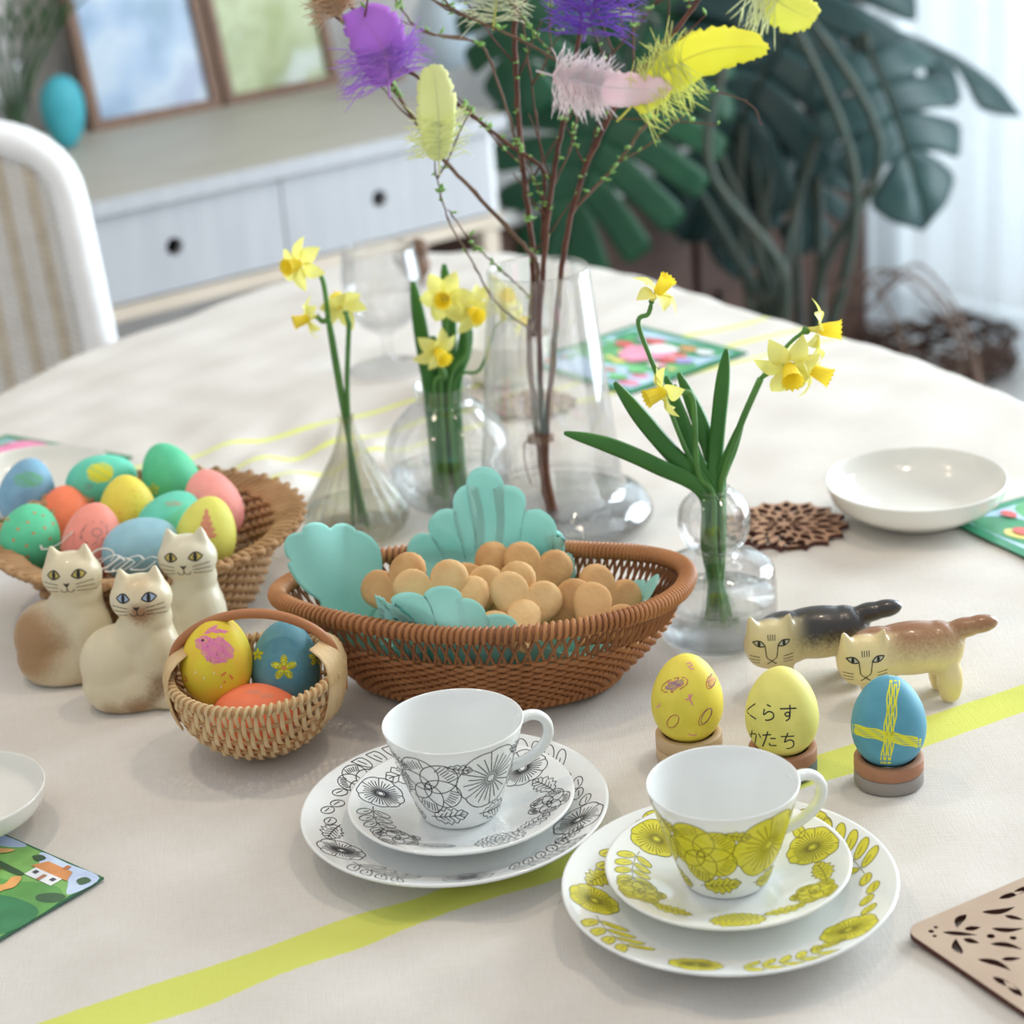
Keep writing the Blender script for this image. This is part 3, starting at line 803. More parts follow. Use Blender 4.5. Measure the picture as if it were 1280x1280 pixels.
# front left: corner at the right tip; local x runs to the upper left, y to the lower left
tip = P(130, 1098, 0); e1 = P(0, 1041, 0) - tip; ang = atan2(e1.y, e1.x)
hill = [((120, 170, 92), rect(.15, .15, 15.8, 15.8)),
        ((188, 204, 236), wavy([(.15, .2), (3, .15), (5.4, .15), (4.6, 1.0), (3.4, 1.5), (1.7, 1.3), (.3, 2.4)])),
        ((176, 192, 226), wavy([(6.8, .15), (9.5, .15), (12, .3), (10.2, 1.0), (8.0, 1.0)])),
        ((94, 152, 78), wavy([(.2, 3.0), (2.0, 2.2), (5.0, 3.4), (7.8, 3.0), (9, 5), (6, 7.2), (3, 6.6), (.3, 6.2)])),
        ((56, 122, 78), wavy([(.2, 4.6), (2.6, 4.3), (4.6, 5.2), (5.2, 7.0), (3.0, 7.6), (.3, 7.2)])),
        ((58, 84, 60), wavy([(4.4, 2.3), (5.6, 2.2), (7.4, 2.2), (7.2, 2.6), (5.2, 2.7), (4.4, 2.6)])),
        ((60, 92, 62), wavy([(.25, 2.6), (1.1, 2.7), (1.8, 3.4), (1.3, 3.8), (.3, 3.4)])),
        ((52, 80, 54), wavy([(4.6, .5), (5.2, .4), (5.5, .8), (4.8, 1.0)])),
        ((66, 96, 64), wavy([(.3, .7), (.9, .6), (1.1, 1.1), (.5, 1.3)])),
        ((222, 226, 232), rect(1.9, 1.35, 4.3, 2.35)), ((206, 138, 82), [(1.5, 1.5), (4.7, 1.5), (4.2, .65), (2.0, .65)]),
        ((184, 116, 70), rect(2.5, .3, 2.85, .75)), ((70, 74, 84), rect(2.15, 1.7, 2.5, 2.0)), ((70, 74, 84), rect(3.7, 1.7, 4.05, 2.0)), ((170, 120, 84), rect(2.95, 1.75, 3.25, 2.35)),
        ((218, 160, 96), wavy([(4.1, 2.7), (4.6, 3.0), (4.4, 3.8), (5.3, 4.4), (4.4, 5.5), (2.9, 6.4), (2.4, 6.4), (3.4, 5.2), (3.9, 4.4), (3.6, 3.6)])),
        ((222, 166, 104), wavy([(7.0, .9), (8.6, 1.5), (10, 1.2), (9, 1.9), (7.4, 1.6)])),
        ((128, 92, 58), wavy([(6.0, 2.7), (7.6, 3.2), (9.4, 3.0), (9.4, 3.7), (7.8, 4.3), (6.2, 3.6)])), ((176, 138, 90), wavy([(6.3, 3.0), (7.6, 3.5), (9.2, 3.3), (8.8, 3.7), (7.6, 3.8)])),
        ((204, 110, 62), wavy([(6.6, 5.2), (7.4, 5.0), (7.9, 5.8), (7.3, 6.5), (6.4, 6.2)])), ((232, 190, 120), wavy([(6.8, 5.4), (7.3, 5.4), (7.4, 6.0), (6.9, 6.1)])),
        ((116, 158, 214), wavy([(.4, 7.6), (2.4, 7.8), (4.6, 7.4), (6.6, 7.4), (8.8, 8.2), (9, 11), (5, 12), (.4, 11)])), ((96, 136, 196), wavy([(2.6, 8.4), (4.6, 8.2), (6.2, 8.8), (4.4, 9.1)]))]
card('picture card printed with green hills and an orange roofed house', tip, ang, 16, hill)
def meadow(seed, S=16):
    r = random.Random(seed); out = [((40, 132, 92), rect(.1, .1, S - .1, S - .1)), ((176, 200, 232), rect(1.0, 1.0, S - 1, S - 1)),
        ((92, 168, 110), wavy([(1.2, 6), (5, 5), (9, 6.5), (14.6, 5.4), (14.6, 10), (9, 11), (4, 10), (1.2, 11)])), ((58, 142, 96), wavy([(1.2, 1.4), (6, 1.2), (12, 2.4), (14.4, 1.4), (14, 5), (8, 5), (3, 4.4)]))]
    for col, n in (((226, 142, 166), 6), ((236, 212, 120), 6), ((206, 146, 96), 5), ((150, 140, 196), 5), ((236, 238, 242), 5), ((210, 92, 88), 4), ((128, 96, 68), 3), ((110, 190, 120), 5)):
        for k in range(n):
            x, y = r.uniform(2, S - 2), r.uniform(2, S - 2); q = r.uniform(.5, 1.3)
            out.append((col, wavy([(x - q, y), (x - q * .3, y - q * .6), (x + q, y - q * .2), (x + q * .6, y + q * .5), (x - q * .4, y + q * .6)], 3)))
    return out
cr = P(1180, 650, 0); e = P(1280, 697, 0) - cr
card('colourful meadow picture card lying partly under the shallow white bowl', cr, atan2(e.y, e.x), 16, meadow(3))
cf = P(935, 441, 0); e = P(782, 403, 0) - cf
card('colourful green bordered picture card behind the tall branch vase', cf, atan2(e.y, e.x), 16, meadow(11) + [((232, 150, 176), wavy([(5, 5), (8, 4.2), (10.5, 6), (9, 9), (6, 8.6)])), ((240, 240, 244), wavy([(5.5, 4), (8, 3.4), (9, 5), (7, 6)]))])
cl = P(166, 571, 0); e = P(0, 553, 0) - cl
card('colourful picture card behind the white bowl and egg basket', cl, atan2(e.y, e.x) - .12, 16, meadow(23) + [((222, 130, 168), wavy([(9, 1.2), (13, 1.2), (13.5, 5), (10, 5)]))])

# ------------------------------------------------------------------ carved wooden coasters
M_ply = mat('laser cut plywood', (190, 168, 146), .6, (180, 156, 134), 25)
M_burn = mat('burnt plywood edge', (82, 46, 38), .8)
def two_tone(b):
    # cut edges are scorched dark, faces stay pale
    b.m = [1 if abs((Vector(b.v[f[1]]) - Vector(b.v[f[0]])).cross(Vector(b.v[f[2]]) - Vector(b.v[f[0]])).normalized().z) < .5 else 0 for f in b.f]
    return b
def drop(L, Wd, a, x, y, curl=0.0, n=10):
    up = [(L * t / n, Wd / 2 * sin(pi * (t / n) ** .75) + curl * sin(pi * t / n)) for t in range(n + 1)]
    dn = [(L * t / n, -Wd / 2 * sin(pi * (t / n) ** .75) + curl * sin(pi * t / n)) for t in range(n - 1, 0, -1)]
    return xf(up + dn, x, y, 1, a)
sq = P(1133, 1166, 0); e = P(1280, 1103, 0) - sq; ang = atan2(e.y, e.x)
S = 14.0; rr = .95
outl = []
for cx_, cy_, a0 in ((S - rr, S - rr, 0), (rr, S - rr, 90), (rr, rr, 180), (S - rr, rr, 270)):
    for q in range(7): outl.append((cx_ + rr * cos(radians(a0 + 15 * q)), cy_ + rr * sin(radians(a0 + 15 * q))))
holes = []
octo = [ell(.72, .72, .11, .11, 0, 8), ell(1.02, .62, .085, .085, 0, 8), ell(.62, 1.02, .085, .085, 0, 8),
        drop(1.25, .26, radians(45), 1.0, 1.0), drop(.62, .3, radians(24), 1.75, 1.32), drop(.62, .3, radians(66), 1.32, 1.75), ell(2.2, 2.2, .15, .15, 0, 10),
        drop(1.0, .34, radians(150), 2.45, .62, .1), drop(1.0, .34, radians(-60), .62, 2.45, -.1),
        drop(1.15, .3, radians(35), 2.55, 1.85, .12), drop(1.15, .3, radians(55), 1.85, 2.55, -.12), ell(2.75, 2.75, .13, .13, 0, 8),
        drop(1.3, .34, radians(20), 3.0, .85, .14), drop(1.3, .34, radians(70), .85, 3.0, -.14), drop(.7, .26, radians(60), 3.5, 1.5), drop(.7, .26, radians(30), 1.5, 3.5),
        drop(1.5, .38, radians(45), 3.1, 3.1), drop(1.0, .32, radians(15), 3.55, 2.55, .1), drop(1.0, .32, radians(75), 2.55, 3.55, -.1), drop(1.1, .3, radians(8), 4.1, .55), drop(1.1, .3, radians(82), .55, 4.1)]
for k in range(4):
    for h in octo:
        hh = h[:-1] if h[0] == h[-1] or (abs(h[0][0] - h[-1][0]) < 1e-6 and abs(h[0][1] - h[-1][1]) < 1e-6) else h
        hh = [(q[0] * 1.45, q[1] * 1.45) for q in hh]
        holes.append(xf(xf(hh, -S / 2, -S / 2), S / 2, S / 2, 1, k * pi / 2)[::-1])
b = two_tone(MB().plate([outl] + holes, 0, .32))
o = b.build('wooden_coaster', [M_ply, M_burn], smooth=False); o.location = W(sq.x, sq.y, 0); o.rotation_euler = (0, 0, ang)
# turn so that the board spreads to the lower right of its corner
o.rotation_euler = (0, 0, ang - pi / 2); o.location = W(sq.x - .25 * cos(ang), sq.y - .1, 0); tag(o, 'square plywood coaster with rounded corners and cut out leaf pattern', 'coaster')

def round_coaster(R, npt=16):
    ol = []
    for k in range(npt * 6):
        q = 2 * pi * k / (npt * 6); ol.append(((R * (.86 + .14 * (1 - abs(sin(q * npt / 2)) ** .8))) * cos(q), (R * (.86 + .14 * (1 - abs(sin(q * npt / 2)) ** .8))) * sin(q)))
    hs = []
    for n, r0, L, wd, ph in ((8, .08, .22, .10, 0), (8, .20, .30, .13, pi / 8), (16, .38, .22, .085, 0), (16, .50, .30, .145, pi / 16), (16, .68, .24, .12, 0)):
        for k in range(n):
            q = 2 * pi * k / n + ph; hs.append(drop(L * R, wd * R, q, r0 * R * cos(q), r0 * R * sin(q), 0, 6)[::-1])
    return two_tone(MB().plate([ol] + hs, 0, .35))
M_waln = mat('brown cut wood', (186, 146, 114), .6, (168, 126, 96), 30)
p = P(980, 660, 0); rc = round_coaster(5.0); o = rc.build('round_coaster', [M_waln, M_burn], smooth=False); place(o, (p.x, p.y, 0), .2)
tag(o, 'round petal edged wooden coaster beside the bubble vase', 'coaster')
p = P(664, 508, 0); o2 = o.copy(); COL.objects.link(o2); place(o2, (p.x, p.y, 0), .5); o2.scale = (.86, .86, 1); tag(o2, 'round petal edged wooden coaster behind the branch stems', 'coaster')

# ------------------------------------------------------------------ dyed eggs
def egg_mat(name, c, c2=None): return mat('egg ' + name, c, .55, c2 or tuple(min(255, v + 8) for v in c), 90, spec=.35)
EY = egg_mat('yellow', (232, 214, 84)); EY2 = egg_mat('pale yellow', (228, 220, 122)); EB = egg_mat('blue', (96, 162, 184), (88, 154, 176)); EBD = egg_mat('deep teal', (84, 138, 156), (100, 152, 162))
EG = egg_mat('green', (92, 200, 152)); EG2 = egg_mat('turquoise green', (104, 206, 178)); EC = egg_mat('coral', (246, 152, 136)); EO = egg_mat('orange', (244, 128, 88)); EBL = egg_mat('grey blue', (136, 180, 206), (124, 170, 198)); EPB = egg_mat('powder blue', (148, 192, 206))
EYO = egg_mat('deep yellow', (228, 210, 60), (234, 196, 66)); EOL = egg_mat('lime yellow', (222, 218, 104)); ECP = egg_mat('pink coral', (248, 160, 152))
CRAY = {k: mat('crayon ' + k, c, .7) for k, c in dict(pink=(228, 128, 172), orange=(226, 132, 70), yellow=(228, 226, 62), black=(60, 58, 52), purple=(140, 120, 170), white=(244, 238, 210), rose=(226, 150, 120), green=(112, 190, 130), grey=(150, 120, 130)).items()}
EGG = MB().lathe(egg_prof(), 36); EGGB = EGG.bvh(); EGG_ME = {}
def scribble(cx, cy, rx, ry, n, seed, a=0.0):
    r = random.Random(seed); L = []
    for k in range(n):
        y = -1 + 2 * (k + .5) / n; w = sqrt(max(0, 1 - y * y)) * r.uniform(.86, 1.0)
        L.append(xf([(x * rx, (y + .12 * sin(6 * x + k) * 2 / n * 3) * ry) for x in [-w + 2 * w * i / 7 for i in range(8)]], cx, cy, 1, a))
    return L
def loop(cx, cy, rx, ry, a=0.0, turns=1.0, n=20): return xf([(rx * cos(2 * pi * turns * k / n), ry * sin(2 * pi * turns * k / n)) for k in range(n + 1)], cx, cy, 1, a)
def egg(label, m, c, axis=(0, 0, 1), marks=(), group=None, size=1.0):
    "c: centre (cm, above the table); axis: direction of the narrow end; marks: (crayon, strokes, width) drawn on the side towards the room"
    q = Vector((0, 0, 1)).rotation_difference(Vector(axis).normalized())
    if m.name not in EGG_ME: EGG_ME[m.name] = EGG.mesh('dyed_egg', m)
    o = bpy.data.objects.new('dyed_egg', EGG_ME[m.name]); COL.objects.link(o)
    o.rotation_mode = 'QUATERNION'; o.rotation_quaternion = q; o.location = W(*c); o.scale = (size,) * 3
    tag(o, label, 'egg', group)
    if marks:
        qi = q.inverted(); view = (CAM - Vector(c)).normalized()
        up = CU; right = up.cross(view).normalized(); up = view.cross(right)
        fn = proj(EGGB, Vector((0, 0, 0)), qi @ right, qi @ up)
        for k, (cn, strokes, w) in enumerate(marks):
            bb = MB()
            for s in strokes: bb.line(fn, s, w, .012 + .004 * k)
            if bb.v: bb.build('crayon_drawing', CRAY[cn], o)['kind'] = 'stuff'
    return o

# three eggs in ring cups
M_ringw = mat('pale beech ring', (206, 178, 140), .55, (196, 166, 128), 30); M_ringb = mat('tan leather ring', (178, 128, 96), .6, (166, 116, 86), 30)
M_ringg = mat('grey felt ring', (152, 144, 138), .8); M_ringd = mat('dark green ring', (92, 104, 94), .8)
def ring_cup(label, p, m1_, m2_):
    r = thing('egg_ring', label, 'egg cup', (p[0], p[1], 0))
    def ring(z0, z1): return MB().lathe([(1.55, z0), (2.0, z0), (2.06, z0 + .08), (2.06, z1 - .08), (2.0, z1), (1.6, z1), (1.55, z1 - .08)], 40, close=True)
    ring(0, .85).build('lower_ring', m2_, r); ring(.86, 1.7).build('upper_ring', m1_, r)
pe = [P(862, 944), P(979, 962), P(1111, 975)]
ring_cup('pale beech egg ring under the yellow egg with pink scribbles', pe[0], M_ringw, M_ringw)
ring_cup('tan and green egg ring under the egg with writing', pe[1], M_ringb, M_ringd)
ring_cup('tan and grey egg ring under the blue crossed egg', pe[2], M_ringb, M_ringg)
ZE = 1.25 + 2.75
sw = []
for (cx_, cy_, a, rx, ry) in ((-.75, .75, .35, .85, .38), (1.45, 1.0, 1.2, .5, .26), (1.1, -1.15, .95, .62, .26), (-.85, -1.45, .9, .45, .3)):
    sw.append((cx_, cy_, a, rx, ry))
marks1 = [('rose', [loop(x, y, rx, ry, a, 2) for x, y, a, rx, ry in sw] + [l for x, y, a, rx, ry in sw[:2] for l in scribble(x, y, rx * .8, ry * .8, 5, 3, a)], .06),
          ('purple', [loop(x + .06, y + .05, rx * .85, ry * .8, a + .1, 2) for x, y, a, rx, ry in sw[1:3]] + scribble(-.75, .75, .6, .22, 5, 5, .4), .04),
          ('pink', [[(-.05, 2.0), (.2, 2.1), (.3, 1.9), (.05, 1.85), (.25, 1.7), (.4, 1.75)], [(-.1, -.15), (.2, -.05), (.3, .2), (.1, .15), (.2, -.2), (.35, -.45)], [(-1.85, -.6), (-1.6, -.5), (-1.7, -.35)], [(.1, -2.2), (.4, -2.3), (.6, -2.2)]], .07)]
egg('yellow dyed egg with pink scribbled drawings in a beech ring', EY, (pe[0].x, pe[0].y, ZE), (.02, 0, 1), marks1)
GL = {'ku': [[(.25, .5), (-.3, 0), (.3, -.5)]], 'ra': [[(-.1, .5), (.15, .38)], [(-.25, .22), (-.3, -.15), (0, .05), (.3, -.05), (.3, -.35), (0, -.5), (-.2, -.48)]],
      'su': [[(-.5, .25), (.5, .3)], [(.1, .5), (.1, -.1), (-.1, -.2), (-.2, -.05), (0, .05), (.1, -.1), (.05, -.35), (-.15, -.5)]],
      'ka': [[(-.45, .2), (.1, .25), (.1, -.1), (0, -.45), (-.15, -.35)], [(-.15, .5), (-.25, 0), (-.45, -.45)], [(.3, .3), (.45, 0)]],
      'ta': [[(-.45, .25), (.1, .3)], [(-.1, .5), (-.25, 0), (-.45, -.5)], [(.05, .05), (.4, .05)], [(0, -.25), (.05, -.4), (.45, -.4)]],
      'chi': [[(-.45, .25), (.4, .3)], [(0, .5), (-.15, .1), (-.2, -.1), (.1, .05), (.35, -.05), (.35, -.35), (.1, -.5), (-.1, -.5)]]}
txt = []
for g_, x, y, s in (('ku', -1.78, -.05, .92), ('ra', -.78, -.1, .92), ('su', .38, -.12, .95), ('ka', -1.62, -1.6, .85), ('ta', -.72, -1.68, .92), ('chi', .36, -1.75, .92)):
    for st in GL[g_]: txt.append(xf([(p.x, p.y) for p in smooth_pts([(a, b_, 0) for a, b_ in st], 4)], x, y, s))
egg('yellow dyed egg with black handwritten characters in two lines', EY2, (pe[1].x, pe[1].y, ZE), (0, 0, 1), [('black', txt, .085)])
crs = [[(-.62 + k * .1 + .15 * t_ + .1 * sin(3 * t_ + k), 2.75 - t_ * .28 * 1.0) if False else (.35 + (k - 3) * .09 - .5 * (t_ / 19) + .05 * sin(t_ + k * 2), 2.6 - t_ * .27) for t_ in range(20)] for k in range(7)]
crs += [[(-2.1 + t_ * .22, -.55 - .06 * t_ * .7 + (k - 3) * .09 + .03 * sin(t_ * 1.3 + k)) for t_ in range(20)] for k in range(7)]
egg('blue dyed egg with a yellow crayon cross', EB, (pe[2].x, pe[2].y, ZE), (0, 0, 1), [('yellow', crs, .085)])

# ------------------------------------------------------------------ small handled basket with three eggs
M_straw = mat('natural straw', (224, 196, 150), .6, (206, 174, 126), 25, stretch=(1, 1, 4)); M_straw2 = mat('straw rib', (200, 158, 110), .65, (182, 140, 94), 30)
M_cane = mat('brown cane', (184, 124, 80), .45, (168, 108, 66), 20)
SB = Vector((-17.0, 119.6, 0)); R = 5.45
bk = thing('egg_basket', 'small round straw basket with a brown arched handle', 'basket', SB, radians(-4))
CZ = 5.1
def sph(x, al, r):     # al: angle around the ear-to-ear axis, 0 = front rim, pi = back rim
    rho = sqrt(max(0.02, R * R - x * x)) + r
    return Vector((x, -rho * cos(al), max(.12, CZ - rho * sin(al) * .94)))
nr = 13
b = MB()
for k in range(1, nr):
    al = pi * k / nr
    b.tube([sph(R * .985 * sin(pi / 2 * (-1 + 2 * q / 24)), al, -.05) for q in range(25)], .13, 6)
b.build('rib', M_straw2, bk)['kind'] = 'stuff'
b = MB(); ns = 27
for j in range(ns):
    x = R * .955 * (-1 + 2 * (j + .5) / ns)
    pts = []; ups = []
    K = nr * 4
    for q in range(K + 1):
        al = pi * q / K; r = .17 * cos(pi * (q / 4) + pi * j); p_ = sph(x, al, r); pts.append(p_); ups.append(Vector((x * .5, p_.y, p_.z - CZ)))
    b.tube(pts, .165, 6, flat=.34, up=ups)
b.build('woven_strip', M_straw, bk)['kind'] = 'stuff'
rim = [Vector((R * 1.0 * cos(2 * pi * q / 48), R * sin(2 * pi * q / 48), CZ + .12 + .35 * abs(cos(2 * pi * q / 48)) ** 3)) for q in range(48)]
MB().tube(rim, .26, 8, closed=True).build('rim', M_straw2, bk)
b = MB(); wp = []
for q in range(48 * 12):
    th = 2 * pi * q / (48 * 12); c_ = Vector((R * cos(th), R * sin(th), CZ + .12 + .35 * abs(cos(th)) ** 3)); w = th * 70
    wp.append(c_ + (Vector((cos(th), sin(th), 0)) * cos(w) + Vector((0, 0, 1)) * sin(w)) * .30)
b.tube(wp, .13, 5, closed=True); b.build('rim_wrapping', M_straw, bk)['kind'] = 'stuff'
hp = smooth_pts([(-R - .02, 0, CZ - 1.2), (-R + .1, 0, CZ + .6), (-R * .84, 0, CZ + 2.5), (-R * .46, 0, CZ + 3.85), (0, 0, CZ + 4.3), (R * .46, 0, CZ + 3.85), (R * .84, 0, CZ + 2.5), (R - .1, 0, CZ + .6), (R + .02, 0, CZ - 1.2)], 6)
MB().tube(hp, .32, 10).build('handle', M_cane, bk)
for s in (-1, 1):
    def ear(u, v, s=s):
        az = (u - .5) * 1.15 * (1 - .25 * v); el = -.42 + v * .85; rr_ = R + .28 + .05 * cos(u * 44)
        k = max(0, v - .72) / .28
        return (s * (rr_ * cos(el) * cos(az) - .9 * k * k), rr_ * cos(el) * sin(az) * (1 - .35 * k), CZ + rr_ * sin(el) * .95)
    MB().grid(ear, 23, 12).build('ear_wrapping', M_straw, bk, solid=.12)
def in_sb(x, y, z): return Vector((SB.x + x, SB.y + y, z))
bun = scribble(.05, .55, 1.05, .72, 15, 2, -.15) + scribble(-.75, 1.05, .62, .42, 9, 4, .1) + scribble(-.35, 1.85, .5, .12, 3, 5, .6) + scribble(.15, 1.75, .55, .11, 3, 6, -.05)
bun += scribble(.0, .6, .95, .62, 9, 8, 1.2)
c1 = in_sb(-2.35, .1, 6.3); c2 = in_sb(1.85, .8, 5.3); c3 = in_sb(-.1, -2.0, 3.1)
egg('yellow egg with a pink crayon rabbit in the small handled basket', EYO, c1, (.16, .1, 1), [('pink', bun, .075), ('black', [loop(-.85, 1.2, .07, .05, 0, 2, 8)], .08), ('orange', [seg((.25, -.95), (.55, -.75), 3), seg((.75, -.9), (.95, -1.15), 3), seg((.4, -1.3), (.5, -1.35), 2), seg((-1.95, -.95), (-1.8, -1.1), 2), seg((-1.9, -1.25), (-1.75, -1.2), 2)], .13),
    ('white', [seg((-1.3, -.7), (-1.24, -.75), 2), seg((-.8, -1.05), (-.74, -1.1), 2), seg((-.2, -.75), (-.14, -.8), 2), seg((.2, -1.6), (.28, -1.62), 2)], .12)], size=1.03)
def flower_marks(x, y, r): 
    L = []
    for k in range(5):
        q = 1.57 + k * 1.257; L += [loop(x + .6 * r * cos(q), y + .6 * r * sin(q), .42 * r, .24 * r, q, 2), loop(x + .6 * r * cos(q), y + .6 * r * sin(q), .25 * r, .12 * r, q, 1)]
    return L
egg('blue egg with a yellow crayon flower in the small handled basket', EBD, c2, (.05, .25, 1), [('yellow', flower_marks(-.1, -.2, .78) + flower_marks(-.1, -.2, .6) + flower_marks(1.95, .4, .5) + flower_marks(-1.75, .65, .35), .085), ('orange', scribble(-.1, -.2, .2, .12, 3, 1), .05)])
egg('orange egg lying low in the small handled basket', EO, c3, (1, .25, .1), [('rose', scribble(-.1, 1.6, .5, .15, 4, 1) + scribble(.7, 1.35, .5, .15, 3, 2), .06)])

# ------------------------------------------------------------------ big flared basket of eggs
M_rush = mat('brown rush', (188, 150, 108), .7, (160, 122, 82), 30); M_rush2 = mat('dark rush', (156, 118, 82), .75, (132, 96, 66), 30)
BB = Vector((-27.0, 144.2, 0))
bb_ = thing('rush_basket', 'wide brown woven basket with a looped rim full of dyed eggs', 'basket', BB)
def wallr(z): return 7.0 + 2.6 * (z / 5.6) ** .8
nst = 64
b = MB()
for k in range(nst):
    th = 2 * pi * k / nst; b.tube([(wallr(z) * cos(th), wallr(z) * sin(th), .25 + z) for z in [5.6 * q / 7 for q in range(8)]], .17, 5)
b.build('stake', M_rush2, bb_)['kind'] = 'stuff'
b = MB()
for r_ in range(15):
    z = .15 + 5.4 * r_ / 14; pts = []
    for q in range(nst * 3):
        th = 2 * pi * q / (nst * 3); rr_ = wallr(z) + .24 * cos(pi * q / 3 + pi * r_); pts.append((rr_ * cos(th), rr_ * sin(th), .25 + z))
    b.tube(pts, .2, 5, closed=True)
b.build('weave', M_rush, bb_)['kind'] = 'stuff'
MB().lathe([(.01, .12), (7.0, .12), (7.1, .35), (7.0, .5), (.01, .5)], 48).build('base', M_rush2, bb_)
b = MB()
for m_ in range(3):
    pts = []
    for q in range(nst * 6):
        th = 2 * pi * q / (nst * 6); w = th * nst / 2 * .5 + m_ * 2.094
        rr_ = 10.45 + 1.0 * cos(w * 2); pts.append((rr_ * cos(th), rr_ * sin(th), 5.85 + .22 * (rr_ - 9.5) + .2 * sin(w * 2)))
    b.tube(pts, .24, 5, closed=True)
for k in range(3): b.tube([((9.75 + k * .55) * cos(2 * pi * q / 96), (9.75 + k * .55) * sin(2 * pi * q / 96), 5.7 + k * .2) for q in range(96)], .26, 6, closed=True)
b.build('looped_rim', M_rush, bb_)['kind'] = 'stuff'
b = MB()
for k in range(46):
    th = 2 * pi * k / 46; pts = []
    for q in range(7):
        w = pi * q / 6; pts.append(((10.7 + 1.0 * sin(w)) * cos(th + (q - 3) * .02), (10.7 + 1.0 * sin(w)) * sin(th + (q - 3) * .02), 6.05 + .45 * sin(w) + .15 * cos(w)))
    b.tube(pts, .2, 5)
b.build('edge_loop', M_rush, bb_)['kind'] = 'stuff'
# packing straw inside
rnd = random.Random(5); b = MB()
for k in range(260):
    a = rnd.uniform(0, 2 * pi); rr_ = 7.6 * sqrt(rnd.random()); x, y = rr_ * cos(a), rr_ * sin(a); z = 1.2 + 1.8 * rnd.random() + .15 * max(0, rr_ - 4)
    d = rnd.uniform(0, 6.28); l = rnd.uniform(1.2, 2.4)
    b.tube([(x, y, z), (x + l * .5 * cos(d), y + l * .5 * sin(d), z + rnd.uniform(0, .6)), (x + l * cos(d + .4), y + l * sin(d + .4), z + rnd.uniform(-.3, .3))], .06, 4)
o = b.build('packing_straw', mat('pale straw', (214, 196, 164), .7)); place(o, BB); tag(o, 'pale shredded straw padding inside the big egg basket', 'straw', kind='stuff')
b = MB()
for k in range(10):
    a = rnd.uniform(3.6, 5.2); x, y = 8.2 * cos(a), 8.2 * sin(a); pts = [Vector((x, y, 6.9))]
    d = rnd.uniform(0, 6.28)
    for q in range(9): d += rnd.uniform(.3, .9); pts.append(pts[-1] + Vector((.6 * cos(d), .25 * sin(d), .35 * sin(d * 1.2))))
    for p_ in pts: p_.z = max(p_.z, 6.35)
    b.tube(smooth_pts(pts, 3), .07, 4, flat=.3)
o = b.build('paper_shreds', mat('white paper', (236, 232, 224), .6)); place(o, BB); tag(o, 'curly white paper shreds on the front edge of the egg basket', 'paper', kind='stuff')
dots = [loop(x, y, .09, .06, 0, 2, 6) for x, y in ((-1.6, 1.2), (-.9, .5), (-.2, 1.0), (.2, .2), (1.0, .6), (1.4, -.2), (.8, -.9), (-.3, -.7), (-1.2, -.3), (-1.4, -1.1), (.3, 1.7), (-.2, -1.5), (1.6, .9), (.9, 1.5))]
EGGS = [  # photograph position of the centre, height of the centre, narrow end, colour, label, drawing
    (34, 617, 6.2, (.3, .2, 1), EBL, 'grey blue egg with green scribbles against the basket back edge', [('green', scribble(.1, 1.1, 1.2, .6, 10, 1), .07), ('purple', scribble(-.2, -.6, 1.2, .8, 5, 2, .5), .03)]),
    (127, 603, 6.4, (1, .25, .25), EG2, 'turquoise egg with a big yellow scribbled patch lying in the basket', [('yellow', scribble(-.1, .75, 1.1, .75, 14, 3), .11), ('grey', scribble(-1.0, -.3, .4, .3, 4, 4, .3), .03)]),
    (213, 597, 6.6, (-.35, .3, 1), EG, 'plain bright green egg standing highest at the basket back', [('yellow', flower_marks(-1.3, -.9, .45) + scribble(.2, -1.9, .4, .12, 3, 6), .05)]),
    (160, 640, 6.4, (0, .2, 1), EY, 'yellow speckled egg between the turquoise and green eggs', [('orange', [loop(random.uniform(-1.6, 1.6), random.uniform(-1.5, 1.8), .03, .03, 0, 1, 5) for _ in range(26)], .05)]),
    (38, 670, 6.4, (0, 1, .4), EG, 'bright green egg with orange dots in the big basket', [('orange', dots, .14)]),
    (82, 652, 4.6, (0, .6, 1), EO, 'orange egg half hidden behind the coral bird egg', []),
    (116, 676, 6.4, (.25, .2, 1), EC, 'coral egg with an outlined bird drawing in the big basket', [('grey', [loop(.1, .6, 1.0, .75, .5, 2), [(-.6, .9), (-.9, .2), (-1.2, -.7)], [(.4, .2), (0, -.3), (-.7, -.9)], loop(.3, .6, .35, .28, 0)], .05)]),
    (176, 685, 6.5, (.9, .2, .3), EPB, 'plain powder blue egg at the basket front', []),
    (212, 655, 6.4, (.6, .6, .5), EG2, 'turquoise egg with pale stripes between the blue and coral eggs', [('green', [[(-1.5 + k * .3 + t_ * .12, -1.2 + k * .2 + t_ * .18) for t_ in range(9)] for k in range(7)], .06), ('rose', scribble(.3, 1.5, .7, .2, 3, 2), .05)]),
    (258, 668, 6.6, (.3, .2, 1), EOL, 'lime yellow egg with a pink triangle drawing in the big basket', [('rose', [l for k in range(5) for l in scribble(0, 1.6 - k * .42, .15 + .17 * k, .22, 6, k)], .08)]),
    (266, 632, 6.4, (-.3, .5, 1), ECP, 'plain pink coral egg resting near the empty side of the basket', [])]
CEN = []
for x, y, z, ax, m_, lb, mk in EGGS:
    c = P(x, y, z); CEN.append([c, z])
# settle: push eggs apart until they only touch
for it in range(60):
    for i in range(len(CEN)):
        for j in range(i):
            d = CEN[i][0] - CEN[j][0]; need = 4.25
            if d.length < need:
                k = (need - d.length) / 2 * .5; d.normalize(); 
                CEN[i][0] += d * k; CEN[j][0] -= d * k
for (c, z), (x, y, z_, ax, m_, lb, mk) in zip(CEN, EGGS): egg(lb, m_, c, ax, mk, 'dyed eggs in the big basket')
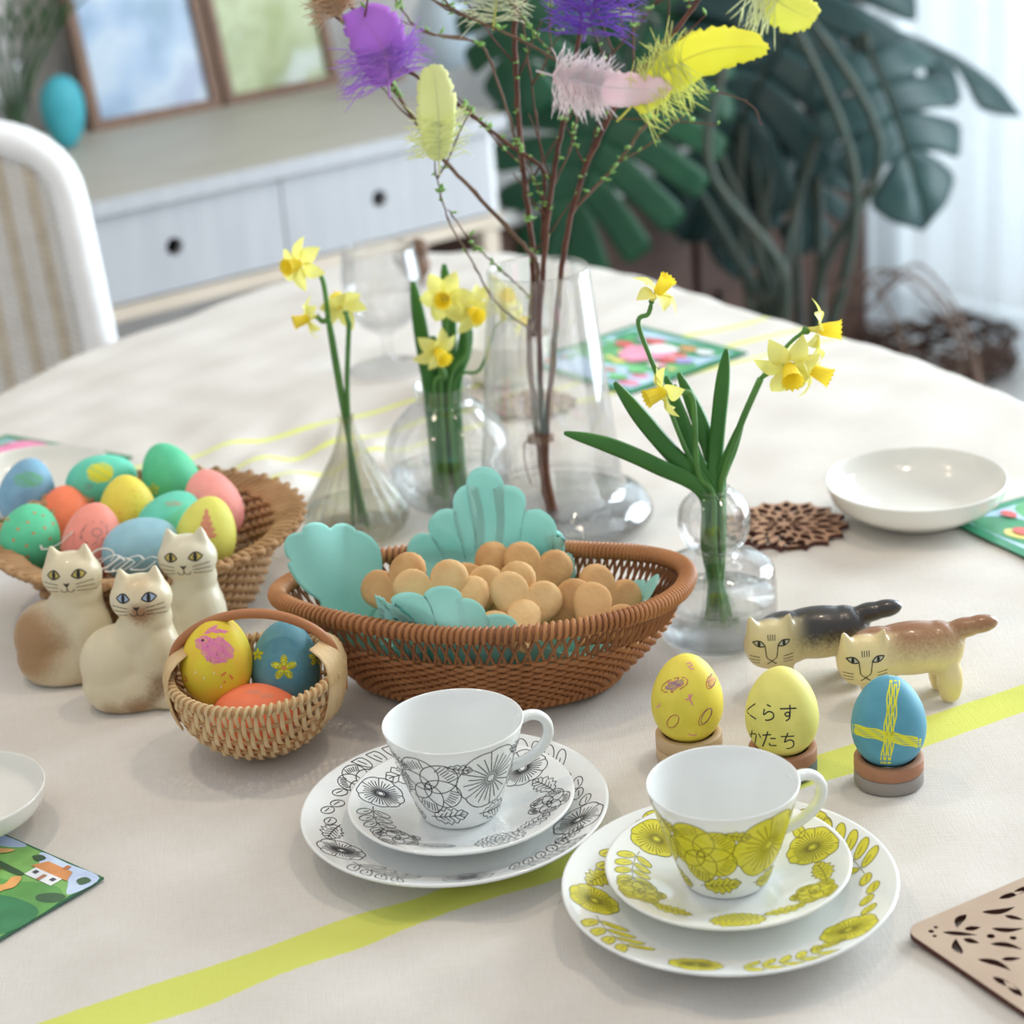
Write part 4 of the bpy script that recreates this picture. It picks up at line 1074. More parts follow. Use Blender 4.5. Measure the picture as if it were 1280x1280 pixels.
# ------------------------------------------------------------------ seated cats
def cat_mat(name, base, sprays):
    m = bpy.data.materials.new(name); m.use_nodes = True; t = NT(m)
    col = t.mix(t.noise(60, 2), lin(base), lin(tuple(int(v * .96) for v in base)))
    nz = t.math('MULTIPLY', t.math('SUBTRACT', t.noise(420, 2), .5), .006)
    for (c, r0, r1, cc, amt) in sprays:
        d = t.math('ADD', t.dist((c[0] * .01, c[1] * .01, c[2] * .01)), nz)
        f = t.math('MULTIPLY', t.math('SUBTRACT', 1, t.ramp(d, r0 * .01, r1 * .01)), amt); col = t.mix(f, col, lin(cc))
    t.link(col, t.b.inputs['Base Color']); t.b.inputs['Roughness'].default_value = .38; t.b.inputs['Coat Weight'].default_value = .15
    return m
SEAT = blob([('e', (.0, .1, 1.5), (3.45, 2.5, 2.6)), ('e', (-.7, .2, 2.9), (2.75, 2.35, 2.7)), ('e', (1.7, -.2, 3.2), (1.95, 2.0, 3.3)), ('e', (1.2, 0, 4.9), (2.1, 1.9, 1.9)), ('e', (1.55, -.1, 6.2), (1.75, 1.6, 1.6)), ('e', (1.4, -.25, 7.65), (2.12, 1.8, 1.68)),
             ('c', (.45, -.25, 8.3), (.25, -.25, 9.95), 1.0, .12), ('c', (2.35, -.25, 8.3), (2.6, -.25, 9.95), 1.0, .12), ('e', (2.3, -1.1, .5), (1.2, 1.1, .7))], .13, 14)
SEATB = SEAT.bvh()
M_ink = mat('black glaze', (34, 30, 28), .35); M_eyeY = mat('amber eye', (190, 172, 88), .3); M_eyeB = mat('blue eye', (160, 178, 200), .3); M_pinkn = mat('brown muzzle', (150, 108, 78), .4)
def almond(cx, cy, w, h, tilt, n=10):
    up = [(w * (-1 + 2 * k / n), h * sin(pi * k / n)) for k in range(n + 1)]; dn = [(w * (1 - 2 * k / n), -h * .8 * sin(pi * k / n)) for k in range(1, n)]
    return xf(up + dn, cx, cy, 1, tilt)
def seated_cat(label, p, rz, m, eye, yaw=0.0):
    o = SEAT.build('seated_cat', m); place(o, p, rz); tag(o, label, 'cat figurine')
    Ri = Matrix.Rotation(-rz, 3, 'Z'); view = Vector((-.05 + yaw, -1, .28)).normalized(); up = Vector((0, 0, 1)); right = Vector((0, 0, 1)).cross(-view) * -1
    right = up.cross(view).normalized(); up = view.cross(right)
    hc = Vector((1.4, -.25, 7.65))
    fn = proj(SEATB, hc, Ri @ right, Ri @ up)
    ink = MB(); ey = MB()
    for s in (-1, 1):
        al = almond(s * .86, .18, .47, .33, s * .12)
        ey.fill(fn, al, .01, 2); ink.line(fn, al + [al[0]], .09, .022)
        ink.fill(fn, ell(s * .84, .2, .13, .3, 0, 10)[:-1], .018, 2)
        for k in range(3): ink.line(fn, seg((s * .62, -.48 - .22 * k), (s * 1.72, -.25 - .36 * k), 6), .042, .02)
        ink.line(fn, [(p_.x, p_.y) for p_ in smooth_pts([(0, -.62, 0), (0, -.85, 0), (s * .14, -1.0, 0), (s * .36, -.98, 0), (s * .46, -.82, 0)], 3)], .06, .018)
    ink.fill(fn, [(-.24, -.36), (0, -.42), (.24, -.36), (.1, -.58), (0, -.64), (-.1, -.58)], .018, 2)
    ey.build('eye_glaze', eye, o)['kind'] = 'stuff'; ink.build('painted_face', M_ink, o)['kind'] = 'stuff'
    return o
q1 = P(86, 843); q2 = P(170, 876); q3 = P(228, 820)
cream = (226, 212, 178)
seated_cat('cream seated cat figurine with a brown flank and amber eyes', (q1.x, q1.y, 0), 0, cat_mat('cat brown flank', cream, [((-2.4, -1.4, 3.2), 1.6, 4.0, (158, 116, 70), .92), ((.6, -1.2, .2), .3, 1.8, (176, 138, 92), .4), ((.2, -2.4, 3.4), .2, 1.6, (154, 116, 72), .5)]), M_eyeY)
seated_cat('cream seated cat figurine with blue eyes and a brown muzzle', (q2.x, q2.y, 0), .06, cat_mat('cat brown muzzle', cream, [((1.4, -2.1, 7.05), .35, 1.3, (150, 104, 66), .9), ((2.0, -1.9, 2.3), .0, 1.1, (132, 92, 60), .75), ((1.9, -2.1, 1.5), .0, 1.1, (132, 92, 60), .75), ((1.3, -2.3, .8), .0, 1.2, (138, 98, 64), .7), ((.3, -2.5, .3), .4, 1.5, (150, 112, 74), .85), ((-1.4, -2.1, .0), .3, 1.5, (164, 128, 88), .7), ((1.4, -1.4, 9.5), .3, 1.5, (200, 164, 116), .5)]), M_eyeB)
seated_cat('plain cream seated cat figurine tucked behind the egg basket handle', (q3.x, q3.y, 0), -.06, cat_mat('cat plain', (222, 214, 188), [((0, -2.6, .3), .3, 1.6, (150, 132, 108), .6)]), M_eyeY)

# ------------------------------------------------------------------ walking cats
WALK = blob([('e', (.6, .2, 3.4), (3.5, 1.75, 1.75)), ('e', (-1.6, 0, 3.3), (2.2, 1.7, 1.8)), ('e', (2.3, .2, 3.3), (1.7, 1.65, 1.75)), ('e', (-2.75, -.75, 3.35), (1.75, 1.25, 1.75)), ('e', (-3.3, -.9, 3.4), (1.15, 1.0, 1.6)), ('e', (-2.2, -.95, 3.4), (1.15, 1.0, 1.6)),
             ('c', (-3.7, -1.0, 4.2), (-4.1, -1.15, 5.55), .75, .12), ('c', (-1.85, -1.0, 4.2), (-1.5, -1.15, 5.55), .75, .12), ('e', (-2.0, -.75, 1.3), (.8, .75, 1.6)), ('e', (-1.9, .95, 1.3), (.8, .75, 1.6)), ('e', (2.85, -.75, 1.3), (.85, .8, 1.7)), ('e', (2.7, .95, 1.3), (.85, .8, 1.7)),
             ('e', (4.0, .2, 4.5), (1.3, .75, .65), (0, -.1, 0)), ('e', (5.0, .2, 4.65), (1.2, .68, .6), (0, -.1, 0))], .12, 8)
WALKB = WALK.bvh()
def top_mat(name, base, top, z0, z1, ymax=.0):
    m = bpy.data.materials.new(name); m.use_nodes = True; t = NT(m); X, Y, Z = t.xyz()
    nz = t.math('MULTIPLY', t.math('SUBTRACT', t.noise(500, 3), .5), .012)
    # glaze sprayed over the back, leaving face and legs pale
    f = t.ramp(t.math('ADD', Z, nz), z0 * .01, z1 * .01)
    fx = t.math('MAXIMUM', t.ramp(X, -.022, .0), t.ramp(Y, -.012, -.002))
    col = t.mix(t.math('MULTIPLY', f, fx), lin(base), lin(top)); t.link(col, t.b.inputs['Base Color']); t.b.inputs['Roughness'].default_value = .32; t.b.inputs['Coat Weight'].default_value = .25
    return m
def walking_cat(label, p, rz, m):
    o = WALK.build('walking_cat', m); place(o, p, rz); tag(o, label, 'cat figurine')
    Ri = Matrix.Rotation(-rz, 3, 'Z'); view = Vector((-.12, -1, .12)).normalized(); up = Vector((0, 0, 1)); right = up.cross(view).normalized(); up = view.cross(right)
    fn = proj(WALKB, Vector((-2.75, -1.2, 3.35)), right, up); ink = MB(); ey = MB()
    for s in (-1, 1):
        al = almond(s * .8, .42, .42, .2, s * .35); ey.fill(fn, al, .01, 2); ink.line(fn, al + [al[0]], .08, .02); ink.fill(fn, ell(s * .8, .42, .1, .2, 0, 8)[:-1], .018, 2)
        ink.line(fn, [(p_.x, p_.y) for p_ in smooth_pts([(s * .42, .3, 0), (s * .36, -.25, 0), (s * .3, -.55, 0), (0, -.8, 0)], 3)], .06, .016)
        for k in range(3): ink.line(fn, seg((s * .75, -.5 - .22 * k), (s * 1.4, -.42 - .26 * k), 4), .05, .016)
        ink.line(fn, seg((0, -.8), (s * .3, -1.05), 3), .07, .018)
    for k in range(4): ink.line(fn, seg((-.2 + .14 * k, .62), (-.22 + .15 * k, 1.0), 3), .05, .016)
    ey.build('eye_glaze', mat('grey eye', (198, 196, 176), .3), o)['kind'] = 'stuff'; ink.build('painted_face', M_ink, o)['kind'] = 'stuff'
qb = P(1129, 872); qd = P(1013, 851)
walking_cat('brown backed walking cat figurine with a raised tail', (qb.x, qb.y, 0), radians(2), top_mat('cat tan back', (232, 212, 158), (150, 104, 68), 2.6, 5.2))
walking_cat('black backed walking cat figurine beside the bubble vase', (qd.x, qd.y, 0), radians(2), top_mat('cat black back', (222, 206, 158), (52, 48, 46), 2.2, 4.2))

# ------------------------------------------------------------------ wicker cookie basket
M_wick = mat('brown wicker', (188, 130, 82), .5, (160, 104, 62), 22); M_wick2 = mat('dark wicker', (160, 106, 66), .55, (130, 84, 52), 25)
KC = Vector((-2.2, 126.2, 0))
RIMP = [(-13.9, 2.3), (-12.9, -.2), (-9.7, -2.9), (-4.6, -5.9), (.1, -7.2), (5.6, -7.0), (9.8, -5.5), (12.4, -3.1), (13.5, .0), (12.9, 2.4), (10.7, 4.2), (7.5, 5.4), (4.0, 6.4), (-1.5, 7.3), (-6.9, 7.2), (-12.0, 5.0)]
rp = smooth_pts([(x, y, 0) for x, y in RIMP], 24, True); NRP = len(rp)
def rimpt(u): 
    k = (u % 1) * NRP; i = int(k); return rp[i % NRP].lerp(rp[(i + 1) % NRP], k - i)
def kwall(u, h, out=0.0):      # h 0 base .. 1 rim
    r_ = rimpt(u); f = .60 + .40 * (h ** .85); bul = 1 + .05 * sin(pi * h)
    n = Vector((r_.x / 180, r_.y / 50, 0)).normalized()
    return Vector((r_.x * f * bul, r_.y * f * bul, .3 + 6.5 * h)) + n * out
kb = thing('wicker_basket', 'brown oval wicker basket lined with turquoise paper for cookies', 'basket', KC)
nst = 104
b = MB()
for k in range(nst):
    for sl in (-.006, .006): b.tube([kwall(k / nst + sl * (max(0, q / 8 - .55) / .45 * 2 - 1) * (q > 4), q / 8) for q in range(9)], .12, 5)
b.build('stake', M_wick2, kb)['kind'] = 'stuff'
b = MB()
for r_ in range(17):
    h = .02 + .62 * r_ / 16
    b.tube([kwall(q / (nst * 3), h, .2 * cos(pi * q / 3 + pi * r_)) for q in range(nst * 3)], .155, 5, closed=True)
b.build('weave', M_wick, kb)['kind'] = 'stuff'
MB().tube([kwall(q / 240, 1.0) + Vector((0, 0, .1)) for q in range(240)], .46, 10, closed=True).build('rim', M_wick2, kb)
wp = []; TURN = 190
for q in range(TURN * 9):
    u = q / (TURN * 9); c_ = kwall(u, 1.0) + Vector((0, 0, .1)); a_ = kwall(u + .003, 1.0) - kwall(u - .003, 1.0); a_.normalize(); nn = a_.cross(Vector((0, 0, 1))); w = 2 * pi * q / 9
    wp.append(c_ + (nn * cos(w) + Vector((0, 0, 1)) * sin(w)) * .5)
MB().tube(wp, .155, 5, closed=True).build('rim_wrapping', M_wick, kb)['kind'] = 'stuff'
wp = [kwall(q / 900, .045, .22 + .1 * cos(q * .7)) + Vector((0, 0, .16 * sin(q * .7))) for q in range(900)]
MB().tube(wp, .17, 5, closed=True).build('foot_plait', M_wick, kb)['kind'] = 'stuff'
b = MB(); b.plate([[(p.x * .61, p.y * .61) for p in rp[::4]]], .05, .4); b.build('base', M_wick2, kb, smooth=False)

# turquoise scalloped napkin lining the basket, its corners standing up
M_nap = mat('turquoise paper', (182, 238, 230), .8, (174, 232, 223), 40, translucent=.3)
FLAT = [(14.2, .5, 1), (8.6, 10.2, 1), (.5, 16.6, 1), (-6.3, 10.2, 0), (-11.5, 6.5, 1), (-14.2, 0, 1), (-12.0, -9.5, 1), (-10.5, -13.0, 1), (-2.4, -14.2, 1), (5, -8.0, 0)]   # corners of the opened napkin, cm
def nap_edge():
    pts = []; n_ = len(FLAT)
    def arc(c, mid, half, k=9):
        for q in range(k + 1):
            w = mid - half + 2 * half * q / k; pts.append(Vector((c.x + 1.3 * cos(w), c.y + 1.3 * sin(w))))
    for i in range(n_):
        A = Vector(FLAT[i][:2]); B = Vector(FLAT[(i + 1) % n_][:2]); Z_ = Vector(FLAT[i - 1][:2]); d = B - A; na = atan2(-d.x, d.y); d0 = A - Z_; nz = atan2(-d0.x, d0.y)
        if FLAT[i][2]:
            df = (na - nz) % (2 * pi); mid = nz + df / 2; arc(A - Vector((cos(mid), sin(mid))) * 1.1, mid, df / 2 + radians(60), 14)
        lob = max(2, round(d.length / 2.5)); nv = Vector((cos(na), sin(na)))
        for k in range(1, lob): arc(A + d * (k / lob) - nv * 1.0, na, radians(74))
    return pts
ne = nap_edge()
def nfold(v, half, lean, rise):
    sg = 1 if v >= 0 else -1; l = abs(v); rb = .56 * half; wx = .36 * half; wl = sqrt(wx * wx + 5.9 ** 2)
    if l < rb: return v, .75
    if l < rb + wl:
        f = (l - rb) / wl; return sg * (rb + wx * f), .75 + 5.9 * f
    e = l - rb - wl; return sg * (rb + wx + lean(e)), 6.65 + rise(e)
def nap3(p):
    x, zx = nfold(p.x, 13.0 if p.x < 0 else 12.6, lambda e: .22 * e, lambda e: .9 * e)
    if p.y > 0: y, zy = nfold(p.y, 7.0, lambda e: .16 * e, lambda e: .98 * e)
    else: y, zy = nfold(p.y, 6.6, lambda e: -.38 * e, lambda e: .62 * e)
    z = max(zx, zy); a = atan2(y, x); l = sqrt(x * x + y * y)
    if l > 1e-6:
        R_ = min((abs(((atan2(q.y, q.x) - a + pi) % (2 * pi)) - pi), q.length) for q in rp[::2])[1]
        lim = R_ * (.60 + .40 * max(0, min(1, (z - .3) / 6.5)) ** .85) - .95 + max(0, z - 7.6) * .2
        if l > lim:
            if abs(x) < .8 * lim: y = (1 if y > 0 else -1) * sqrt(lim * lim - x * x)
            else: x *= lim / l; y *= lim / l
    wob = .16 * sin(p.x * .9 + 1) * sin(p.y * 1.1) * min(1, p.length / 6)
    return Vector((x + wob, y + wob, max(zx, zy) + .25 * wob))
b = MB(); NE = len(ne); RG = 34; vs = [nap3(Vector((0.001, 0)))]; fs = []
for k in range(1, RG + 1):
    for p in ne: vs.append(nap3(p * (k / RG)))
for j in range(NE): fs.append((0, 1 + j, 1 + (j + 1) % NE))
for k in range(RG - 1):
    a = 1 + k * NE
    for j in range(NE): fs.append((a + j, a + NE + j, a + NE + (j + 1) % NE, a + (j + 1) % NE))
b.add(vs, fs)
o = b.build('paper_napkin', M_nap, solid=.03); place(o, KC); tag(o, 'turquoise scalloped paper napkin lining the cookie basket', 'napkin')

# second napkin, its scalloped corner leaning out over the basket end
bd = []
for q in range(96):
    th = 2 * pi * q / 96; c_, s__ = cos(th), sin(th)
    r_ = 1 / ((abs(c_) / 60) ** 3.2 + (abs(s__) / 50) ** 3.2) ** (1 / 3.2)
    lobe = 1.0 if (s__ > .05 or c_ < -.3) and not (c_ > .55) else 0.0
    r_ += lobe * (12 * abs(cos(th * 4.5 + .3)) ** .55 - 7)
    lw_ = max(0, -s__)
    bd.append((418 + r_ * c_ * (1 - .45 * lw_) + 26 * lw_, 706 - r_ * s__ * (.98 + .5 * lw_) + .14 * r_ * c_ * (1 if c_ > 0 else .2)))
def nap2(x, y):
    u = (x - 352) / 130; v = (755 - y) / 100
    return Q(x, y, 126.6 + 3.4 * u + 1.5 * v - 1.5 * abs(u - .62) + .3 * sin(u * 8 + v * 3) * v + .8 * max(0, .25 - u) * v)
b = MB(); cx_, cy_ = 418, 706; vs = [nap2(cx_, cy_) - KC]; fs = []; RG2 = 12; NB = len(bd)
for k in range(1, RG2 + 1):
    for x, y in bd: vs.append(nap2(cx_ + (x - cx_) * k / RG2, cy_ + (y - cy_) * k / RG2) - KC)
for j in range(NB): fs.append((0, 1 + j, 1 + (j + 1) % NB))
for k in range(RG2 - 1):
    a = 1 + k * NB
    for j in range(NB): fs.append((a + j, a + NB + j, a + NB + (j + 1) % NB, a + (j + 1) % NB))
b.add(vs, fs)
o = b.build('paper_napkin', M_nap, solid=.03); place(o, KC); tag(o, 'turquoise scalloped napkin corner leaning out at the basket end near the cats', 'napkin')

# heart cookies
M_cook = mat('baked cookie', (226, 190, 136), .85, (212, 170, 116), 45, bump=.4, bscale=260); M_cook2 = mat('browner cookie', (216, 174, 120), .85, (198, 150, 98), 45, bump=.4, bscale=260)
def heart_mesh(s=1.0, th=1.0):
    ol = []
    for k in range(36):
        t_ = 2 * pi * k / 36; x = 16 * sin(t_) ** 3; y = 13 * cos(t_) - 5 * cos(2 * t_) - 2 * cos(3 * t_) - cos(4 * t_); ol.append((x / 16 * 2.25 * s, y / 16 * 2.2 * s))
    b = MB(); vs = []; fs = []; lay = ((0, .80), (th * .12, .93), (th * .3, 1.0), (th * .62, 1.0), (th * .85, .94), (th * .97, .82), (th, .6))
    for z, f in lay:
        for x, y in ol: vs.append((x * f, y * f, z))
    n = 36
    for l in range(len(lay) - 1):
        for j in range(n): fs.append((l * n + j, l * n + (j + 1) % n, (l + 1) * n + (j + 1) % n, (l + 1) * n + j))
    vs += [(0, 0, th), (0, 0, 0)]; T = len(lay) * n
    for j in range(n): fs += [((len(lay) - 1) * n + j, (len(lay) - 1) * n + (j + 1) % n, T), ((j + 1) % n, j, T + 1)]
    b.add(vs, fs); return b
HM = [heart_mesh(1.12).mesh('heart_cookie', M_cook), heart_mesh(1.12).mesh('heart_cookie', M_cook2), heart_mesh(1.0, 1.1).mesh('heart_cookie', M_cook)]
# photograph position, distance, tilt back (deg), turn (deg), spin (deg), mesh
COOK = [(500, 735, 126.5, 62, -28, 35, 1), (541, 741, 124.2, 58, 6, 8, 0), (583, 741, 125.6, 66, 14, -10, 0), (577, 762, 123.6, 40, -8, 30, 2), (601, 722, 129.2, 70, 30, 20, 1), (632, 744, 126.2, 62, -22, 25, 0),
        (653, 756, 123.4, 60, 24, -28, 0), (668, 716, 129.4, 66, 22, -25, 1), (697, 760, 124.8, 66, -10, 6, 1), (755, 748, 126.2, 70, 32, -40, 1), (752, 776, 122.6, 46, 14, -50, 1), (640, 790, 121.4, 30, 10, 15, 2)]
for i, (x, y, Y_, tl_, tn, sp, mi) in enumerate(COOK):
    c = Q(x, y, Y_)
    o = bpy.data.objects.new('heart_cookie', HM[mi]); COL.objects.link(o)
    M_ = Matrix.Rotation(radians(tn), 4, 'Z') @ Matrix.Rotation(radians(tl_), 4, 'X') @ Matrix.Rotation(radians(sp), 4, 'Z')
    o.rotation_euler = M_.to_euler(); o.location = W(*c) ; 
    tag(o, ('golden heart shaped cookie in the wicker basket', 'browner heart shaped cookie with toasted edges in the wicker basket', 'small thick golden heart cookie low at the basket front')[mi], 'cookie', 'heart cookies piled in the wicker basket')

# ------------------------------------------------------------------ glass vases
M_water = glass('water', (254, 255, 255), .35, 1.33)
M_smoke = glass('smoky fluted glass', (250, 249, 243))
def vase(name, label, p, outer, wall, m, water=None, fn=None, n=64, k=6):
    o_ = smooth_prof(outer, k)
    inn = [(max(r - wall, .02), max(z, outer[0][1] + wall * 1.8)) for r, z in o_][::-1]
    # inner wall, from the mouth down to the inside bottom
    inn = [q for i, q in enumerate(inn) if q[1] > outer[0][1] + wall * 1.8 + 1e-4] 
    prof = [(.01, outer[0][1])] + o_ + [(o_[-1][0] - wall / 2, o_[-1][1] + wall / 2)] + inn + [(inn[-1][0] * .9, outer[0][1] + wall * 1.8), (.01, outer[0][1] + wall * 1.8)]
    t_ = thing(name, label, 'vase', (p.x, p.y, 0)); MB().lathe(prof, n, fn).build('glass_body', m, t_)
    if water:
        wi = [q for q in inn[::-1] if q[1] < water]
        f = interp([(z, r) for r, z in sorted([(r, z) for r, z in inn], key=lambda q: q[1])])
        wp_ = [(.01, outer[0][1] + wall * 1.8 + .02)] + [(r - .015, z + .02) for r, z in wi] + [(f(water)[0] - .015, water), (.01, water)]
        MB().lathe(wp_, n).build('water', M_water, t_)
    return t_
pF = P(447, 664); vF = vase('fluted_vase', 'small fluted teardrop glass vase holding three daffodils', pF, [(2.6, 0), (3.6, .25), (4.2, 1.1), (3.9, 2.4), (2.6, 4.6), (1.35, 6.9), (.72, 8.9), (.62, 9.6), (.70, 9.9)], .14, M_smoke, 2.2, lambda q, z: 1 + .022 * cos(q * 20) * min(1, max(0, 9.0 - z) / 3), 160)
pS = P(566, 630); vS = vase('globe_vase', 'round clear globe vase holding daffodils and leaves', pS, [(2.2, 0), (3.5, .4), (4.8, 2.0), (5.25, 4.2), (4.7, 6.6), (3.1, 8.4), (2.4, 8.9), (2.25, 9.5), (2.4, 10.4)], .14, M_clear, 3.0)
pT = P(694, 660); vT = vase('branch_vase', 'tall tapering clear glass vase with a wide rounded foot', pT, [(5.6, 0), (7.2, .3), (7.9, 1.4), (7.2, 2.6), (5.9, 3.3), (5.55, 4.4), (5.2, 8.0), (4.7, 13), (4.25, 17.5), (3.9, 21.2)], .2, M_clear, 2.0)
pB = P(898, 792); vB = vase('bubble_vase', 'clear glass vase with a round bubble neck above a wide body', pB, [(3.6, 0), (4.0, .3), (4.15, 1.4), (4.1, 4.2), (3.8, 5.2), (2.6, 5.75), (1.55, 5.95), (1.45, 6.4), (2.1, 7.0), (2.5, 8.3), (2.3, 9.7), (1.6, 10.5), (1.25, 10.7), (1.2, 10.9)], .14, M_clear, 3.0)
pW = P(487, 462)
o = MB().lathe(smooth_prof([(.01, .25), (3.6, .15), (3.9, 0), (4.1, .1), (3.4, .5), (1.2, .9), (.55, 1.6), (.5, 3.2), (.9, 3.9), (2.6, 5.0), (3.7, 7.0), (3.9, 9.5), (3.6, 12.2), (3.48, 12.25), (3.76, 9.5), (3.56, 7.1), (2.5, 5.3), (.6, 4.4), (.01, 4.3)], 4), 56).build('wine_goblet', M_clear); place(o, (pW.x, pW.y, 0)); tag(o, 'clear stemmed wine goblet standing behind the daffodil vases', 'goblet')
# little brown bird figurine near the far edge
pb_ = P(522, 357)
bf = blob([('e', (0, 0, 2.0), (1.35, 1.2, 1.5)), ('e', (.35, 0, 3.6), (.95, .95, 1.0)), ('c', (-.6, 0, 1.6), (-2.0, 0, 2.9), .7, .2), ('c', (1.0, 0, 3.6), (1.7, 0, 3.4), .3, .06), ('e', (0, 0, .4), (.8, .8, .5))], .15, 6); bf.v = [(x * 1.25, y * 1.25, z * 1.2) for x, y, z in bf.v]
o = bf.build('bird_figurine', mat('brown stoneware', (118, 90, 70), .6, (92, 68, 54), 60)); place(o, (pb_.x, pb_.y, 0)); tag(o, 'small brown bird figurine near the far table edge', 'figurine')

# ------------------------------------------------------------------ daffodils
M_pet = mat('daffodil petal', (246, 240, 134), .55, (248, 244, 162), 60, translucent=.35); M_cor = mat('daffodil trumpet', (252, 228, 62), .55, (254, 232, 84), 60, translucent=.25)
M_stem = mat('daffodil stem', (74, 124, 60), .5, (92, 142, 70), 30); M_lf = mat('daffodil leaf', (58, 118, 54), .42, (76, 134, 60), 20, translucent=.2)
M_sheath = mat('papery sheath', (176, 150, 110), .7)
def petal_mesh(L=1.75, Wd=1.35):
    b = MB()
    def fn(u, v):
        s_ = v * 2 - 1; w = Wd / 2 * sin(pi * min(.12 + u * .9, 1)) ** .75 * (1 - .1 * u); w = w if u < .98 else .02
        return (s_ * w, .35 + u * L, .12 * s_ * s_ * w * 2 - .35 * u * u + .16 * sin(u * 3))
    b.grid(fn, 11, 7); return b
PET = petal_mesh(); 
def cor_mesh():
    b = MB(); pr = [(.34, .0), (.42, .25), (.50, .7), (.56, 1.15), (.66, 1.42)]; vs = []; n = 36
    def fn(u, v):
        k = v * 4; i = min(int(k), 3); f = k - i; r = pr[i][0] + (pr[i + 1][0] - pr[i][0]) * f; z = pr[i][1] + (pr[i + 1][1] - pr[i][1]) * f
        w = 1 + .10 * v ** 3 * cos(12 * 2 * pi * u); return (r * w * cos(2 * pi * u), r * w * sin(2 * pi * u), z + .05 * v ** 3 * cos(12 * 2 * pi * u))
    b.grid(fn, 48, 9, cu=True); b.add([(0, 0, .05)] + [(.34 * cos(2 * pi * k / 12), .34 * sin(2 * pi * k / 12), .02) for k in range(12)], [(0, 1 + k, 1 + (k + 1) % 12) for k in range(12)])
    return b
PET_ME = PET.mesh('petal', M_pet); COR_ME = cor_mesh().mesh('trumpet', M_cor)
def daffodil(label, root, flowers, group, via=None, hub=None, r=.2):
    "root: foot of the stem (cm); flowers: (centre, facing, size)"
    t_ = thing('daffodil', label, 'flower', root, 0, group); ro = Vector(root)
    hubp = Vector(hub) - ro if hub else None
    if hubp is not None: MB().tube(smooth_pts([Vector((0, 0, 0))] + [Vector(v_) - ro for v_ in (via or [])] + [hubp], 6), r, 8).build('stem', M_stem, t_)
    for c, d, s in flowers:
        c = Vector(c) - ro; d = Vector(d).normalized(); q = d.to_track_quat('Z', 'Y')
        back = c - d * .75 * s
        if hubp is None: pts = [Vector((0, 0, 0))] + [Vector(v_) - ro for v_ in (via or [])] + [back - d * .5 * s + Vector((0, 0, -.55)), back]
        else: pts = [hubp, hubp.lerp(back, .6) + Vector((0, 0, .35)), back]
        pts = smooth_pts(pts, 6); m_ = len(pts)
        MB().tube(pts, [r if hubp is None else r * .55] * (m_ - 3) + [r * .7, r * 1.3, r * 1.2], 8).build('stem', M_stem, t_)
        bl = bpy.data.objects.new('blossom', COR_ME); COL.objects.link(bl); bl.parent = t_; bl.location = c * .01; bl.rotation_mode = 'QUATERNION'; bl.rotation_quaternion = q; bl.scale = (s,) * 3
        MB().tube([Vector((0, 0, -.8)), Vector((0, 0, -.3)), Vector((0, 0, .05))], [.16, .2, .3], 8).build('flower_tube', M_pet, bl)
        off = random.uniform(0, 1)
        for k in range(6):
            p_ = bpy.data.objects.new('petal', PET_ME); COL.objects.link(p_); p_.parent = bl; p_.rotation_euler = (random.uniform(-.28, .12), random.uniform(-.12, .12), off + k * pi / 3); p_.location = (0, 0, -.0003 * (k % 2))
def strap_leaf(label, pts, w, group):
    pts = [Vector(p) for p in pts]; t_ = thing('daffodil_leaf', label, 'leaf', pts[0], 0, group); ps = smooth_pts([p - pts[0] for p in pts], 7); n = len(ps)
    MB().tube(ps, [w * (1 if i < n * .72 else max(.12, cos((i - n * .72) / (n * .28) * pi / 2 * .96))) for i in range(n)], 8, flat=.28, up=Vector((.25, -1, .2))).build('blade', M_lf, t_)
# fluted vase
def foot(p, dx, dy, z=.5): return (p.x + dx, p.y + dy, z)
neckF = (pF.x, pF.y, 9.7); YF = pF.y
g1 = 'daffodils in the fluted vase'
daffodil('tallest daffodil in the fluted vase, its trumpet turned half aside', foot(pF, .8, -.3), [(Q(374, 330, YF - 1.5), (-.62, -.72, .05), 1.02)], g1, [(neckF[0] - .1, neckF[1], 9.7), Q(413, 420, YF), Q(404, 352, YF)])
daffodil('daffodil drooping sideways low in the fluted vase', foot(pF, .3, .3), [(Q(386, 398, YF - .5), (-.96, -.3, -.12), .85)], g1, [(neckF[0], neckF[1] + .15, 9.7), Q(424, 470, YF), Q(412, 405, YF)])
daffodil('daffodil turned away showing its back in the fluted vase', foot(pF, -.3, 0), [(Q(428, 384, YF + .6), (-.35, .85, .3), .95)], g1, [(neckF[0] + .2, neckF[1], 9.7), Q(434, 470, YF), Q(436, 410, YF)])
# globe vase
YS = pS.y; g2 = 'daffodils in the globe vase'; nS = Vector((pS.x, pS.y, 10.2))
daffodil('daffodil facing forward, topmost in the globe vase', foot(pS, -.4, -.3), [(Q(556, 372, YS - 1.2), (-.12, -1, .12), 1.08)], g2, [nS + Vector((-.2, -.3, 0)), Q(556, 430, YS)])
daffodil('daffodil facing aside beside the topmost bloom of the globe vase', foot(pS, .4, 0), [(Q(588, 388, YS - .6), (.45, -.85, -.15), 1.02)], g2, [nS + Vector((.5, 0, 0)), Q(583, 440, YS)])
daffodil('daffodil hanging lowest over the neck of the globe vase', foot(pS, -.7, .2), [(Q(546, 438, YS - 2.2), (.45, -.8, -.38), .98)], g2, [nS + Vector((-.7, -.5, 0)), Q(556, 470, YS - 1)])
daffodil('daffodil bending far outward behind the branch vase glass', foot(pS, .8, .4), [(Q(622, 372, YS + 1.5), (.5, -.6, .25), 1.0), (Q(648, 400, YS + 1.5), (.9, -.2, -.1), .75)], g2, [nS + Vector((.9, .3, 0)), Q(600, 462, YS + .8)], hub=Q(618, 410, YS + 1.3), r=.15)
